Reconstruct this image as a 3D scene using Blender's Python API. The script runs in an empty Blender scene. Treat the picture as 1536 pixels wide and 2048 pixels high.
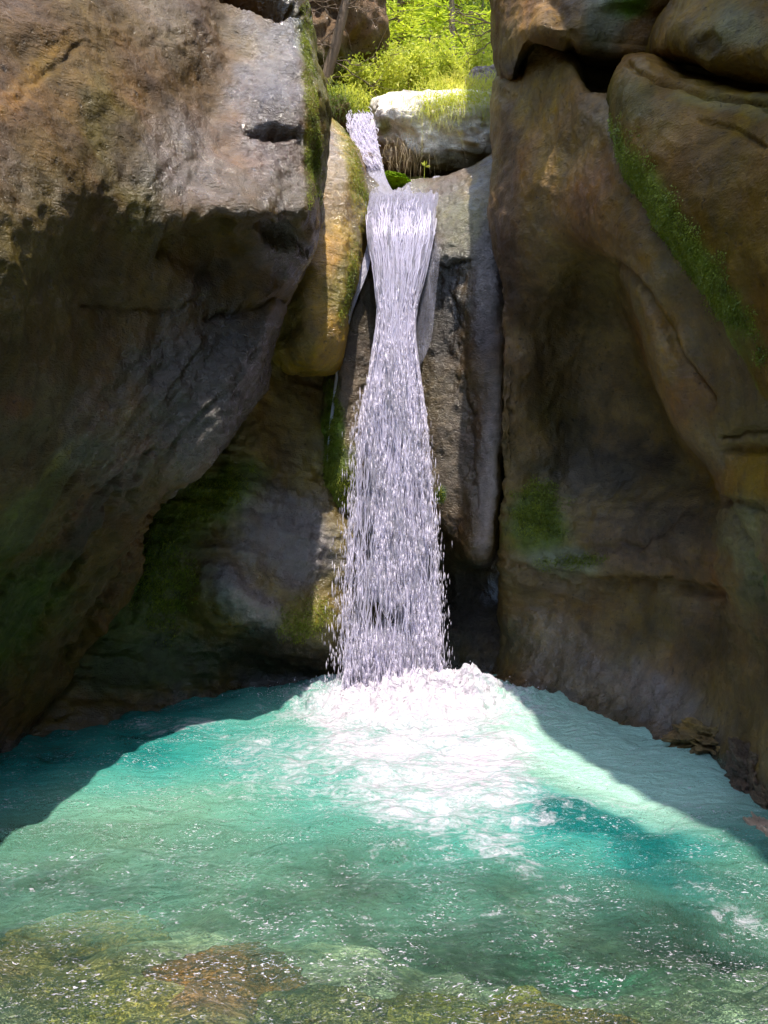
import bpy, math, random
import numpy as np
from mathutils import Vector

# ------------------------------------------------------------------ camera, world, sun, exposure
scene = bpy.context.scene
CAMH, F = 1.9, 1538.0
def W(px, py, Y):
    """point at distance Y in front of the canyon viewpoint, photo pixel coordinates -> metres"""
    return ((px - 768.0) / F * Y, Y, CAMH - (py - 1024.0) / F * Y)

cam_d = bpy.data.cameras.new("camera")
cam_d.sensor_fit = 'HORIZONTAL'; cam_d.sensor_width = 36.0
cam_d.lens = F / 1536.0 * 36.0
cam_d.clip_end = 500.0; cam_d.clip_start = 0.05
cam = bpy.data.objects.new("camera", cam_d)
cam.location = (0, 0, CAMH); cam.rotation_euler = (math.radians(90), 0, 0)
scene.collection.objects.link(cam); scene.camera = cam

SUN = Vector((0.045, -0.32, 0.945)).normalized()
world = bpy.data.worlds.new("World"); scene.world = world
world.use_nodes = True
wn = world.node_tree.nodes; wl = world.node_tree.links
sky = wn.new("ShaderNodeTexSky"); sky.sky_type = 'NISHITA'; sky.sun_disc = False
sky.sun_elevation = math.asin(SUN.z); sky.sun_rotation = math.atan2(SUN.x, SUN.y)
bg = wn.get("Background") or wn.new("ShaderNodeBackground")
bg.inputs[1].default_value = 0.15
wl.new(sky.outputs[0], bg.inputs[0])

sun_d = bpy.data.lights.new("sun", 'SUN'); sun_d.energy = 2.0
sun_d.angle = math.radians(0.55); sun_d.color = (1.0, 0.91, 0.79)
sun = bpy.data.objects.new("sun", sun_d)
sun.rotation_euler = SUN.to_track_quat('Z', 'Y').to_euler(); sun.location = (2, -3, 14)
scene.collection.objects.link(sun)

scene.view_settings.view_transform = 'Standard'
scene.view_settings.look = 'None'
scene.view_settings.exposure = 1.95
scene.view_settings.gamma = 1.0
cy = scene.cycles
cy.use_denoising = True
cy.max_bounces = 8; cy.diffuse_bounces = 4; cy.glossy_bounces = 3
cy.transparent_max_bounces = 24; cy.transmission_bounces = 3
cy.sample_clamp_indirect = 6.0
cy.caustics_reflective = False; cy.caustics_refractive = False

rng = np.random.RandomState(7)
random.seed(7)
PI = math.pi

# ------------------------------------------------------------------ helpers: noise
_perm = np.random.RandomState(3).permutation(256); _perm = np.concatenate([_perm, _perm, _perm])
_g = np.random.RandomState(4).normal(size=(256, 3)); _g /= np.linalg.norm(_g, axis=1)[:, None]
def perlin(p):
    sh = p.shape[:-1]; p = p.reshape(-1, 3)
    i = np.floor(p).astype(int); f = p - i; i &= 255
    u = f * f * f * (f * (f * 6 - 15) + 10)
    r = 0
    for a in (0, 1):
        for b in (0, 1):
            for c in (0, 1):
                h = _perm[_perm[_perm[(i[:, 0] + a) & 255] + ((i[:, 1] + b) & 255)] + ((i[:, 2] + c) & 255)] & 255
                d = _g[h, 0] * (f[:, 0] - a) + _g[h, 1] * (f[:, 1] - b) + _g[h, 2] * (f[:, 2] - c)
                r = r + d * (u[:, 0] if a else 1 - u[:, 0]) * (u[:, 1] if b else 1 - u[:, 1]) * (u[:, 2] if c else 1 - u[:, 2])
    return r.reshape(sh) * 1.6
def fbm(p, s=1.0, o=4, off=0.0, gain=0.5):
    q = np.asarray(p) * s + off; r = 0; a = 1.0
    for k in range(o):
        r = r + a * perlin(q); q = q * 2.03 + 17.3; a *= gain
    return r
def ridged(p, s=1.0, o=3, off=0.0):
    q = np.asarray(p) * s + off; r = 0; a = 1.0
    for k in range(o):
        r = r + a * (1 - 2 * np.abs(perlin(q))); q = q * 2.1 + 9.1; a *= 0.5
    return r
def sstep(a, b, x):
    t = np.clip((x - a) / (b - a), 0, 1); return t * t * (3 - 2 * t)

# ------------------------------------------------------------------ helpers: objects
def tag(o, label=None, cat=None, group=None, kind=None):
    if label: o['label'] = label
    if cat: o['category'] = cat
    if group: o['group'] = group
    if kind: o['kind'] = kind
    return o
def link(name, me, mat, parent=None):
    o = bpy.data.objects.new(name, me); scene.collection.objects.link(o)
    if mat: me.materials.append(mat)
    if parent: o.parent = parent
    return o
def empty(name, loc=(0, 0, 0)):
    o = bpy.data.objects.new(name, None); scene.collection.objects.link(o); o.location = loc
    o.empty_display_size = 0.2
    return o
def mesh_np(name, v, faces, mat, cols=None, smooth=True, parent=None, attr='Col'):
    """faces: list of int arrays (n,3) or (n,4)"""
    me = bpy.data.meshes.new(name)
    v = np.asarray(v, dtype=np.float32)
    if parent is not None:
        v = v - np.array(parent.location, dtype=np.float32)
    me.vertices.add(len(v)); me.vertices.foreach_set('co', v.ravel())
    tot = sum(f.size for f in faces); nf = sum(len(f) for f in faces)
    me.loops.add(tot); me.polygons.add(nf)
    me.loops.foreach_set('vertex_index', np.concatenate([f.ravel() for f in faces]).astype(np.int32))
    lt = np.concatenate([np.full(len(f), f.shape[1]) for f in faces])
    ls = np.concatenate([[0], np.cumsum(lt)[:-1]])
    me.polygons.foreach_set('loop_start', ls.astype(np.int32))
    me.polygons.foreach_set('loop_total', lt.astype(np.int32))
    me.polygons.foreach_set('use_smooth', np.full(nf, smooth))
    me.update(calc_edges=True)
    if cols is not None:
        a = me.attributes.new(attr, 'FLOAT_COLOR', 'POINT')
        c = np.ones((len(v), 4), dtype=np.float32); c[:, :cols.shape[1]] = cols
        a.data.foreach_set('color', c.ravel())
    return link(name, me, mat, parent)

def cr_matrix(n_ctrl, ts):
    M = np.zeros((len(ts), n_ctrl))
    for r, t in enumerate(ts):
        i = min(int(t), n_ctrl - 2); f = t - i
        w = [(-f + 2 * f * f - f ** 3) / 2, (2 - 5 * f * f + 3 * f ** 3) / 2, (f + 4 * f * f - 3 * f ** 3) / 2, (-f * f + f ** 3) / 2]
        for k, ww in zip(range(i - 1, i + 3), w):
            M[r, min(max(k, 0), n_ctrl - 1)] += ww
    return M
def samples(lengths, n):
    cum = np.concatenate([[0], np.cumsum(lengths)])
    return np.interp(np.linspace(0, cum[-1], n), cum, np.arange(len(cum)))
def seg_dist(px, py, pts):
    d = np.full(px.shape, 1e9)
    for (x0, y0), (x1, y1) in zip(pts[:-1], pts[1:]):
        dx, dy = x1 - x0, y1 - y0
        t = np.clip(((px - x0) * dx + (py - y0) * dy) / (dx * dx + dy * dy), 0, 1)
        d = np.minimum(d, np.hypot(px - x0 - t * dx, py - y0 - t * dy))
    return d
def ell(px, py, cx, cy_, rx, ry, ang=0):
    a = math.radians(ang); dx, dy = px - cx, py - cy_
    u = (dx * math.cos(a) + dy * math.sin(a)) / rx; w = (-dx * math.sin(a) + dy * math.cos(a)) / ry
    return np.sqrt(u * u + w * w)

def patch(name, rows, mat, back, step=0.02, amp=1.0, base=(.14, .10, .06), tints=(), wet0=0.3, wets=(),
          dents=(), cracks=(), strata=0.0, sdir=(0.25, 0.1, 1.0), maxn=520, off=0.0, rough=1.0, smask=None, world=False):
    """a rock body lofted through rows of (px, py, Y) control points, weathered, and closed at the back"""
    C = np.array(rows, float) if world else np.array([[W(*p) for p in r] for r in rows])
    R, K = C.shape[:2]
    lr = np.linalg.norm(np.diff(C, axis=0), axis=2).mean(1); lc = np.linalg.norm(np.diff(C, axis=1), axis=2).mean(0)
    n = int(min(maxn, max(24, lr.sum() / step))); m = int(min(maxn, max(24, lc.sum() / step)))
    A = cr_matrix(R, samples(lr, n)); B = cr_matrix(K, samples(lc, m))
    P = np.einsum('ir,rkc,jk->ijc', A, C, B)
    du = np.gradient(P, axis=0); dv = np.gradient(P, axis=1)
    N = np.cross(du, dv); N /= np.linalg.norm(N, axis=2)[..., None] + 1e-9
    tocam = np.array([0, 0, CAMH]) - P
    if (N * tocam).sum(2).mean() < 0: N = -N
    Yc = np.maximum(P[..., 1], 0.8)
    px = P[..., 0] / Yc * F + 768; py = 1024 - (P[..., 2] - CAMH) / Yc * F
    # weathering
    d = amp * (0.085 * fbm(P, 0.9, 2, off) + 0.035 * fbm(P, 3.1, 4, off + 5) * rough)
    d += amp * rough * 0.010 * ridged(P, 7.0, 3, off + 11)
    if strata:
        s = np.array(sdir, float); s /= np.linalg.norm(s)
        h = P @ s
        q = np.stack([h * 5.0 + 0.35 * fbm(P, 1.2, 3, 40 + off), h * 0 + P[..., 0] * 0.5, P[..., 1] * 0.5], -1)
        d += strata * (0.05 * ridged(q, 1.0, 3, off + 3)) * (smask(px, py) if smask else 1.0)
    for (cx, cy_, rx, ry, ang, dep) in dents:
        wob = 0.25 * fbm(P, 5, 3, 60)
        e = ell(px, py, cx, cy_, rx, ry, ang) + wob
        d -= dep * (1 - sstep(0.55, 1.05, e))
    for pts, wd, dep in cracks:
        wob = 14 * fbm(P, 6, 3, 80)
        e = seg_dist(px + wob, py + wob * 0.7, pts)
        d -= dep * np.exp(-(e / wd) ** 2)
    P = P + N * d[..., None]
    # stone colours (mineral bands, algae, moss)
    col = np.empty(P.shape); col[:] = base
    nz = fbm(P, 1.6, 4, 31 + off); nz2 = fbm(P, 6, 3, 77 + off)
    wet = np.full(px.shape, wet0) + 0.18 * nz
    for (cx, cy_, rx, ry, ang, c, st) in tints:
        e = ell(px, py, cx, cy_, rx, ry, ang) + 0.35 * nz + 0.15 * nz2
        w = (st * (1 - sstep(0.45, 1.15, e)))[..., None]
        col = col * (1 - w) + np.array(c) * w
    for (cx, cy_, rx, ry, ang, st) in wets:
        e = ell(px, py, cx, cy_, rx, ry, ang) + 0.3 * nz + 0.1 * nz2
        w = 1 - sstep(0.5, 1.1, e); wet = wet * (1 - w) + st * w
    col *= (1 + 0.28 * nz + 0.14 * nz2)[..., None]
    damp = 1 - sstep(.05, .20, P[..., 2] + .06 * nz2)
    col *= (1 - .5 * damp)[..., None]; wet = np.maximum(wet, .9 * damp)
    col = np.clip(col, 0.004, 1)
    # closed body
    V = P.reshape(-1, 3); cc = np.concatenate([col, np.clip(wet, 0, 1)[..., None]], -1).reshape(-1, 4)
    idx = np.arange(n * m).reshape(n, m)
    q = np.stack([idx[:-1, :-1], idx[:-1, 1:], idx[1:, 1:], idx[1:, :-1]], -1).reshape(-1, 4)
    if (N[n // 2, m // 2] * np.cross(du[n // 2, m // 2], dv[n // 2, m // 2])).sum() > 0: q = q[:, ::-1]
    ring = np.concatenate([idx[0, :], idx[1:, -1], idx[-1, -2::-1], idx[-2:0:-1, 0]])
    rb = V[ring] + np.array(back); nb = len(ring); s0 = len(V)
    cen = rb.mean(0)[None]
    V = np.concatenate([V, rb, cen]); cc = np.concatenate([cc, cc[ring], cc[:1]])
    k = np.arange(nb); k2 = (k + 1) % nb
    side = np.stack([ring[k], ring[k2], s0 + k2, s0 + k], -1)
    cap = np.stack([s0 + k, s0 + k2, np.full(nb, s0 + nb)], -1)
    return mesh_np(name, V, [q, side, cap], mat, cc)

def tube(pts, rad, k=8):
    pts = np.array(pts, float); n = len(pts); V = []; Fc = []
    d = np.gradient(pts, axis=0); d /= np.linalg.norm(d, axis=1)[:, None] + 1e-9
    for i in range(n):
        a = np.cross(d[i], (0.31, .9, .2)); a /= np.linalg.norm(a); b = np.cross(d[i], a)
        for j in range(k):
            t = 2 * PI * j / k; V.append(pts[i] + rad[i] * (a * math.cos(t) + b * math.sin(t)))
    for i in range(n - 1):
        for j in range(k): Fc.append((i * k + j, i * k + (j + 1) % k, (i + 1) * k + (j + 1) % k, (i + 1) * k + j))
    return np.array(V), np.array(Fc)

# ------------------------------------------------------------------ helpers: materials
def new_mat(name):
    m = bpy.data.materials.new(name); m.use_nodes = True; nt = m.node_tree
    for n in list(nt.nodes): nt.nodes.remove(n)
    out = nt.nodes.new('ShaderNodeOutputMaterial')
    return m, nt, out
def N_(nt, t, **kw):
    n = nt.nodes.new(t)
    for k, v in kw.items():
        if k.startswith('i_'):
            key = k[2:]; key = int(key) if key.isdigit() else key.replace('_', ' ')
            n.inputs[key].default_value = v
        else: setattr(n, k, v)
    return n
def noise(nt, vec, scale, detail=5, rough=0.55, dist=0.0):
    n = N_(nt, 'ShaderNodeTexNoise'); n.inputs['Scale'].default_value = scale
    n.inputs['Detail'].default_value = detail; n.inputs['Roughness'].default_value = rough
    n.inputs['Distortion'].default_value = dist
    nt.links.new(vec, n.inputs['Vector']); return n.outputs['Fac']
def math_(nt, op, a, b=None, clamp=False):
    n = N_(nt, 'ShaderNodeMath', operation=op, use_clamp=clamp)
    for i, x in enumerate((a, b)):
        if x is None: continue
        if isinstance(x, (int, float)): n.inputs[i].default_value = x
        else: nt.links.new(x, n.inputs[i])
    return n.outputs[0]
def maprange(nt, x, a, b, c, d):
    n = N_(nt, 'ShaderNodeMapRange'); nt.links.new(x, n.inputs[0])
    for i, v in enumerate((a, b, c, d)): n.inputs[i + 1].default_value = v
    return n.outputs[0]
def geo_pos(nt, scale=None):
    g = N_(nt, 'ShaderNodeTexCoord'); o = g.outputs['Object']
    if scale:
        mp = N_(nt, 'ShaderNodeMapping'); mp.inputs['Scale'].default_value = scale
        nt.links.new(o, mp.inputs[0]); return mp.outputs[0]
    return o

def rock_material(name, dry=0.6, bump=1.0, hue=(1, 1, 1)):
    m, nt, out = new_mat(name); L = nt.links
    at = N_(nt, 'ShaderNodeAttribute', attribute_name='Col')
    pos = geo_pos(nt)
    big = noise(nt, pos, 2.2, 8, 0.62, 0.3); mid = noise(nt, pos, 11, 8, 0.65); fine = noise(nt, pos, 55, 6, 0.7)
    str_ = noise(nt, geo_pos(nt, (5, 5, 0.9)), 2.5, 6, 0.6, 0.6)
    f = math_(nt, 'MULTIPLY', maprange(nt, big, 0.25, 0.75, 0.62, 1.4), maprange(nt, mid, 0.25, 0.75, 0.72, 1.28))
    f = math_(nt, 'MULTIPLY', f, maprange(nt, fine, 0.3, 0.7, 0.82, 1.18))
    f = math_(nt, 'MULTIPLY', f, maprange(nt, str_, 0.3, 0.7, 0.82, 1.15))
    pits = noise(nt, pos, 24, 2, 0.5)
    f = math_(nt, 'MULTIPLY', f, maprange(nt, pits, 0.27, 0.34, 0.45, 1.0))
    mul = N_(nt, 'ShaderNodeVectorMath', operation='SCALE'); L.new(at.outputs['Color'], mul.inputs[0]); L.new(f, mul.inputs['Scale'])
    hsv = N_(nt, 'ShaderNodeHueSaturation'); L.new(mul.outputs[0], hsv.inputs['Color'])
    L.new(maprange(nt, mid, 0.3, 0.7, 1.0, 1.35), hsv.inputs['Saturation'])
    hg = maprange(nt, noise(nt, pos, 1.3, 5), 0.3, 0.7, 0.485, 0.52); L.new(hg, hsv.inputs['Hue'])
    p = N_(nt, 'ShaderNodeBsdfPrincipled'); L.new(hsv.outputs[0], p.inputs['Base Color'])
    wet = math_(nt, 'MULTIPLY', at.outputs['Alpha'], maprange(nt, mid, 0.3, 0.62, 0.55, 1.25), True)
    L.new(maprange(nt, wet, 0, 1, dry, 0.24), p.inputs['Roughness']); L.new(maprange(nt, wet, 0, 1, .15, .55), p.inputs['Specular IOR Level'])
    L.new(math_(nt, 'MULTIPLY', wet, 1.1, True), p.inputs['Coat Weight'])
    L.new(maprange(nt, fine, 0.3, 0.7, 0.07, 0.18), p.inputs['Coat Roughness'])
    h = math_(nt, 'ADD', math_(nt, 'MULTIPLY', mid, 0.022 * bump), math_(nt, 'MULTIPLY', fine, 0.011 * bump))
    h = math_(nt, 'ADD', h, math_(nt, 'MULTIPLY', maprange(nt, pits, 0.26, 0.36, 0, 1), 0.006 * bump))
    h = math_(nt, 'ADD', h, math_(nt, 'MULTIPLY', noise(nt, geo_pos(nt, (1, 1, 2.6)), 16, 5, 0.6, 1.2), 0.020 * bump))
    b = N_(nt, 'ShaderNodeBump'); b.inputs['Strength'].default_value = 0.9; b.inputs['Distance'].default_value = 1.0
    L.new(h, b.inputs['Height']); L.new(b.outputs[0], p.inputs['Normal']); L.new(b.outputs[0], p.inputs['Coat Normal'])
    L.new(p.outputs[0], out.inputs[0]); return m

M_rock = rock_material('wet_sandstone')
M_smooth = rock_material('water_polished_rock', 0.65, 0.75)
M_rough = rock_material('broken_rock', 0.8, 1.6)

def leaf_material(name, c1, c2, trans=0.5):
    m, nt, out = new_mat(name); L = nt.links
    oi = noise(nt, geo_pos(nt), 1.7, 3); oi2 = noise(nt, geo_pos(nt), 9, 2)
    mix = N_(nt, 'ShaderNodeMix', data_type='RGBA')
    L.new(maprange(nt, math_(nt, 'ADD', oi, oi2), 0.75, 1.25, 0, 1), mix.inputs[0])
    mix.inputs[6].default_value = (*c1, 1); mix.inputs[7].default_value = (*c2, 1)
    d = N_(nt, 'ShaderNodeBsdfPrincipled'); d.inputs['Roughness'].default_value = 0.55; L.new(mix.outputs[2], d.inputs['Base Color'])
    t = N_(nt, 'ShaderNodeBsdfTranslucent'); L.new(mix.outputs[2], t.inputs[0])
    s = N_(nt, 'ShaderNodeMixShader'); s.inputs[0].default_value = trans
    L.new(d.outputs[0], s.inputs[1]); L.new(t.outputs[0], s.inputs[2]); L.new(s.outputs[0], out.inputs[0]); return m
M_leaf = leaf_material('sunlit_leaves', (0.42, 0.50, 0.05), (0.80, 0.82, 0.12))
M_needle = leaf_material('spruce_needles', (0.42, 0.56, 0.03), (0.74, 0.80, 0.08))
M_fardark = leaf_material('distant_leaves', (0.14, 0.20, 0.04), (0.26, 0.34, 0.06))
M_grass = leaf_material('grass_blades', (0.50, 0.58, 0.04), (0.80, 0.76, 0.16))
M_dark_grass = leaf_material('bank_fern', (0.07, 0.12, 0.012), (0.20, 0.28, 0.02))
M_root = leaf_material('hanging_roots', (0.22, 0.15, 0.07), (0.38, 0.30, 0.16), 0.2)
def bark_material():
    m, nt, out = new_mat('bark'); L = nt.links
    r = N_(nt, 'ShaderNodeValToRGB'); r.color_ramp.elements[0].color = (0.09, 0.06, 0.04, 1); r.color_ramp.elements[1].color = (0.34, 0.25, 0.17, 1)
    n = noise(nt, geo_pos(nt, (1, 1, 0.4)), 22, 6, 0.7); L.new(n, r.inputs[0])
    p = N_(nt, 'ShaderNodeBsdfPrincipled'); p.inputs['Roughness'].default_value = 0.85; L.new(r.outputs[0], p.inputs['Base Color'])
    b = N_(nt, 'ShaderNodeBump'); b.inputs['Distance'].default_value = 0.03; L.new(n, b.inputs['Height']); L.new(b.outputs[0], p.inputs['Normal'])
    L.new(p.outputs[0], out.inputs[0]); return m
M_bark = bark_material()

# ------------------------------------------------------------------ palette
BROWN = (.078, .043, .012); OLIVE = (.080, .062, .008); TAN = (.17, .100, .030); DARK = (.024, .017, .011)
GREEN = (.070, .105, .012); BRIGHT_GREEN = (.10, .19, .012); GREY = (.14, .125, .12); VIOLET = (.15, .12, .14)
RUST = (.15, .065, .025); PINK = (.20, .115, .050); OCHRE = (.17, .12, .035)

def R_(py, *pts): return [(x, py, y) for x, y in pts]

# ================================================================== THE CANYON WALLS
# big wet cliff on the left of the pool
left_rows = [
    R_(-560, (-620, 5.6), (-200, 6.6), (60, 7.4), (250, 8.0), (400, 8.4), (500, 8.7), (560, 9.0), (600, 9.4), (590, 10.6), (500, 12.0)),
    R_(-260, (-560, 4.6), (-160, 5.4), (60, 6.2), (230, 6.8), (370, 7.2), (470, 7.5), (535, 7.7), (580, 8.0), (578, 9.2), (500, 11.0)),
    R_(-10, (-520, 3.9), (-140, 4.5), (60, 5.0), (220, 5.62), (360, 6.15), (455, 6.8), (530, 6.88), (590, 7.1), (592, 8.2), (520, 10.2)),
    R_(110, (-500, 3.6), (-130, 4.2), (60, 4.75), (210, 5.35), (360, 5.92), (455, 6.5), (540, 6.58), (610, 6.8), (612, 8.0), (540, 9.8)),
    R_(240, (-480, 3.4), (-120, 3.95), (60, 4.5), (210, 5.12), (360, 5.74), (465, 6.2), (555, 6.3), (632, 6.6), (633, 7.9), (560, 9.6)),
    R_(340, (-470, 3.2), (-120, 3.8), (60, 4.32), (210, 4.96), (360, 5.60), (475, 5.85), (565, 6.15), (635, 6.65), (634, 7.8), (560, 9.4)),
    R_(420, (-470, 3.1), (-120, 3.7), (50, 4.2), (190, 4.86), (350, 5.48), (480, 5.68), (565, 5.95), (628, 6.45), (626, 7.8), (560, 9.2)),
    R_(480, (-470, 3.0), (-120, 3.65), (40, 4.14), (165, 4.82), (340, 5.50), (470, 5.92), (560, 6.25), (618, 6.6), (616, 7.8), (550, 9.1)),
    R_(550, (-470, 3.0), (-120, 3.6), (35, 4.14), (150, 4.86), (330, 5.60), (460, 6.18), (540, 6.5), (590, 6.9), (588, 7.9), (520, 9.0)),
    R_(620, (-470, 2.9), (-120, 3.55), (30, 4.15), (145, 4.90), (320, 5.68), (440, 6.18), (510, 6.45), (556, 6.8), (552, 7.9), (480, 9.0)),
    R_(720, (-470, 2.9), (-120, 3.5), (20, 4.2), (135, 4.94), (300, 5.70), (410, 6.06), (480, 6.25), (522, 6.8), (517, 7.9), (440, 9.0)),
    R_(820, (-470, 2.9), (-120, 3.6), (10, 4.28), (120, 5.0), (270, 5.66), (370, 6.0), (440, 6.2), (488, 6.8), (482, 7.9), (400, 8.9)),
    R_(920, (-470, 3.0), (-120, 3.8), (-10, 4.42), (90, 5.1), (220, 5.66), (310, 6.0), (370, 6.2), (415, 6.8), (408, 7.8), (330, 8.7)),
    R_(1010, (-470, 3.3), (-130, 4.1), (-20, 4.7), (70, 5.2), (160, 5.6), (230, 6.0), (270, 6.4), (302, 6.8), (292, 7.5), (230, 8.3)),
    R_(1130, (-470, 3.8), (-140, 4.6), (-50, 5.1), (30, 5.5), (100, 5.9), (170, 6.2), (225, 6.5), (262, 6.8), (250, 7.3), (180, 7.9)),
    R_(1260, (-470, 4.3), (-150, 5.1), (-70, 5.5), (0, 5.85), (70, 6.15), (120, 6.4), (165, 6.6), (200, 6.8), (190, 7.2), (120, 7.6)),
    R_(1390, (-470, 4.7), (-150, 5.4), (-80, 5.7), (-20, 6.0), (30, 6.2), (60, 6.4), (85, 6.6), (105, 6.75), (95, 7.0), (50, 7.2)),
    R_(1530, (-480, 4.6), (-160, 5.35), (-100, 5.55), (-60, 5.75), (-30, 5.9), (-15, 6.0), (0, 6.1), (10, 6.2), (0, 6.5), (-20, 6.7)),
    R_(1760, (-480, 4.3), (-160, 4.9), (-100, 5.1), (-70, 5.3), (-50, 5.4), (-40, 5.5), (-30, 5.6), (-20, 5.7), (-30, 5.9), (-40, 6.0)),
]
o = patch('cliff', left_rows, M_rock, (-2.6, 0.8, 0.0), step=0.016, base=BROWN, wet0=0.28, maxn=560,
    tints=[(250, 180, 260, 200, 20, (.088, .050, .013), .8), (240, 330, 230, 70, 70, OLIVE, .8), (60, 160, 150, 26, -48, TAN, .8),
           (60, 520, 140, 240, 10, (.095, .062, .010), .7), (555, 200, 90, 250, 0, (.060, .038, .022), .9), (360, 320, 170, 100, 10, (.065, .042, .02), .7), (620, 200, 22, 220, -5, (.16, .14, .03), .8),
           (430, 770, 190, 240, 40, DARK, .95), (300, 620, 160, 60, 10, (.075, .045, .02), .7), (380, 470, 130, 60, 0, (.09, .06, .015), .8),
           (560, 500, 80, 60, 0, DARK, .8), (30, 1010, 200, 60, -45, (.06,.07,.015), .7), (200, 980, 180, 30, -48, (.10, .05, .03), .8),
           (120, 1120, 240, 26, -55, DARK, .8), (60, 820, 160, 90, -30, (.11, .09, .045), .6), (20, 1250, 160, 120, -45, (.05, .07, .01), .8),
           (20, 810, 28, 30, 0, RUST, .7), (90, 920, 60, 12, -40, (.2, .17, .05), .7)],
    wets=[(540, 170, 90, 260, 0, 1.0), (360, 320, 190, 120, 10, .85), (560, 350, 90, 110, 0, .9), (420, 780, 230, 260, 35, .95), (570, 500, 70, 80, 0, 1.0),
          (150, 150, 220, 260, 0, .12), (210, 860, 140, 100, -40, .8)],
    dents=[(545, 266, 62, 10, 6, .30), (520, 8, 78, 24, 18, .6), (400, 500, 95, 75, 0, .12), (560, 470, 60, 26, 25, .12)],
    cracks=[([(400, 590), (330, 620), (170, 615)], 6, .03), ([(140, 100), (30, 200)], 8, .02), ([(560, 600), (420, 640)], 7, .06),
            ([(440, 930), (300, 1020), (200, 1200), (140, 1330)], 16, .10), ([(300, 900), (120, 1050), (0, 1180)], 12, .07),
            ([(250, 980), (120, 1160), (40, 1320)], 14, .08)],
    strata=1.0, sdir=(0.75, 0.2, -0.6), smask=lambda a, b: .12 + .88 * sstep(760, 980, b + .35 * a))
tag(o, 'huge wet brown cliff with a shining violet sheen filling the whole left side', 'cliff')

# mossy concave wall at the back left of the pool
back_rows = [
    R_(470, (240, 8.9), (380, 8.8), (470, 8.7), (540, 8.7), (610, 8.8), (680, 9.0), (760, 9.4)),
    R_(640, (200, 8.6), (350, 8.4), (450, 8.2), (520, 8.15), (600, 8.5), (670, 8.75), (750, 9.3)),
    R_(740, (180, 8.4), (330, 8.2), (440, 8.0), (510, 8.0), (590, 8.45), (660, 8.7), (740, 9.2)),
    R_(850, (150, 8.2), (310, 8.0), (420, 7.85), (500, 7.9), (580, 8.35), (655, 8.65), (740, 9.1)),
    R_(945, (120, 7.9), (290, 7.8), (400, 7.75), (490, 7.8), (580, 8.2), (660, 8.5), (740, 9.0)),
    R_(975, (110, 7.85), (280, 7.75), (395, 7.7), (490, 7.75), (580, 8.2), (665, 8.45), (740, 8.9)),
    R_(1060, (80, 7.6), (260, 7.6), (390, 7.6), (480, 7.75), (580, 8.0), (680, 8.3), (760, 8.8)),
    R_(1140, (40, 7.35), (240, 7.5), (380, 7.6), (470, 7.5), (560, 7.9), (680, 8.25), (770, 8.8)),
    R_(1190, (30, 7.2), (230, 7.5), (370, 7.65), (470, 7.4), (560, 7.8), (670, 8.25), (770, 8.8)),
    R_(1260, (10, 7.0), (220, 7.5), (370, 7.8), (480, 7.75), (580, 7.75), (680, 8.1), (770, 8.7)),
    R_(1330, (-10, 6.75), (210, 7.3), (370, 7.85), (480, 8.2), (590, 8.35), (690, 8.5), (780, 8.9)),
    R_(1380, (-40, 6.55), (190, 7.1), (350, 7.7), (470, 8.2), (590, 8.4), (700, 8.6), (790, 8.9)),
    R_(1460, (-90, 6.3), (150, 6.7), (320, 7.3), (450, 7.7), (590, 7.9), (700, 8.1), (790, 8.4)),
    R_(1700, (-130, 5.6), (100, 5.8), (300, 6.3), (440, 6.6), (590, 6.7), (700, 6.8), (790, 7.0)),
]
o = patch('rock_wall', back_rows, M_smooth, (-0.4, 2.2, 0.0), step=0.018, base=(.10, .075, .025), wet0=.5, off=20,
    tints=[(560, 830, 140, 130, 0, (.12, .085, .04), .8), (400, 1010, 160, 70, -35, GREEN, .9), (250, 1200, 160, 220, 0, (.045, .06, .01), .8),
           (580, 1090, 130, 110, 0, (.075, .07, .075), .9), (500, 1200, 120, 40, 40, (.11, .10, .10), .9), (610, 1240, 60, 60, 0, (.11, .10, .015), .8),
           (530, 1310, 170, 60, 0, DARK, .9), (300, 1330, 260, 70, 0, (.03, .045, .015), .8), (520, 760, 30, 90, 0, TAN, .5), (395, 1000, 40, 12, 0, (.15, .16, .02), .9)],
    wets=[(590, 1090, 160, 130, 0, 1.0), (480, 1200, 90, 80, 30, 1.0), (560, 830, 120, 110, 0, .2)],
    cracks=[([(540, 958), (600, 955), (660, 952)], 7, .05), ([(440, 1060), (500, 1160), (560, 1200)], 18, .06), ([(300, 1010), (280, 1100), (262, 1240)], 6, .04)],
    strata=0.35, sdir=(0.1, 0.2, 1))
tag(o, 'dark mossy hollowed rock wall behind the pool left of the waterfall', 'rock wall')

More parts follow.
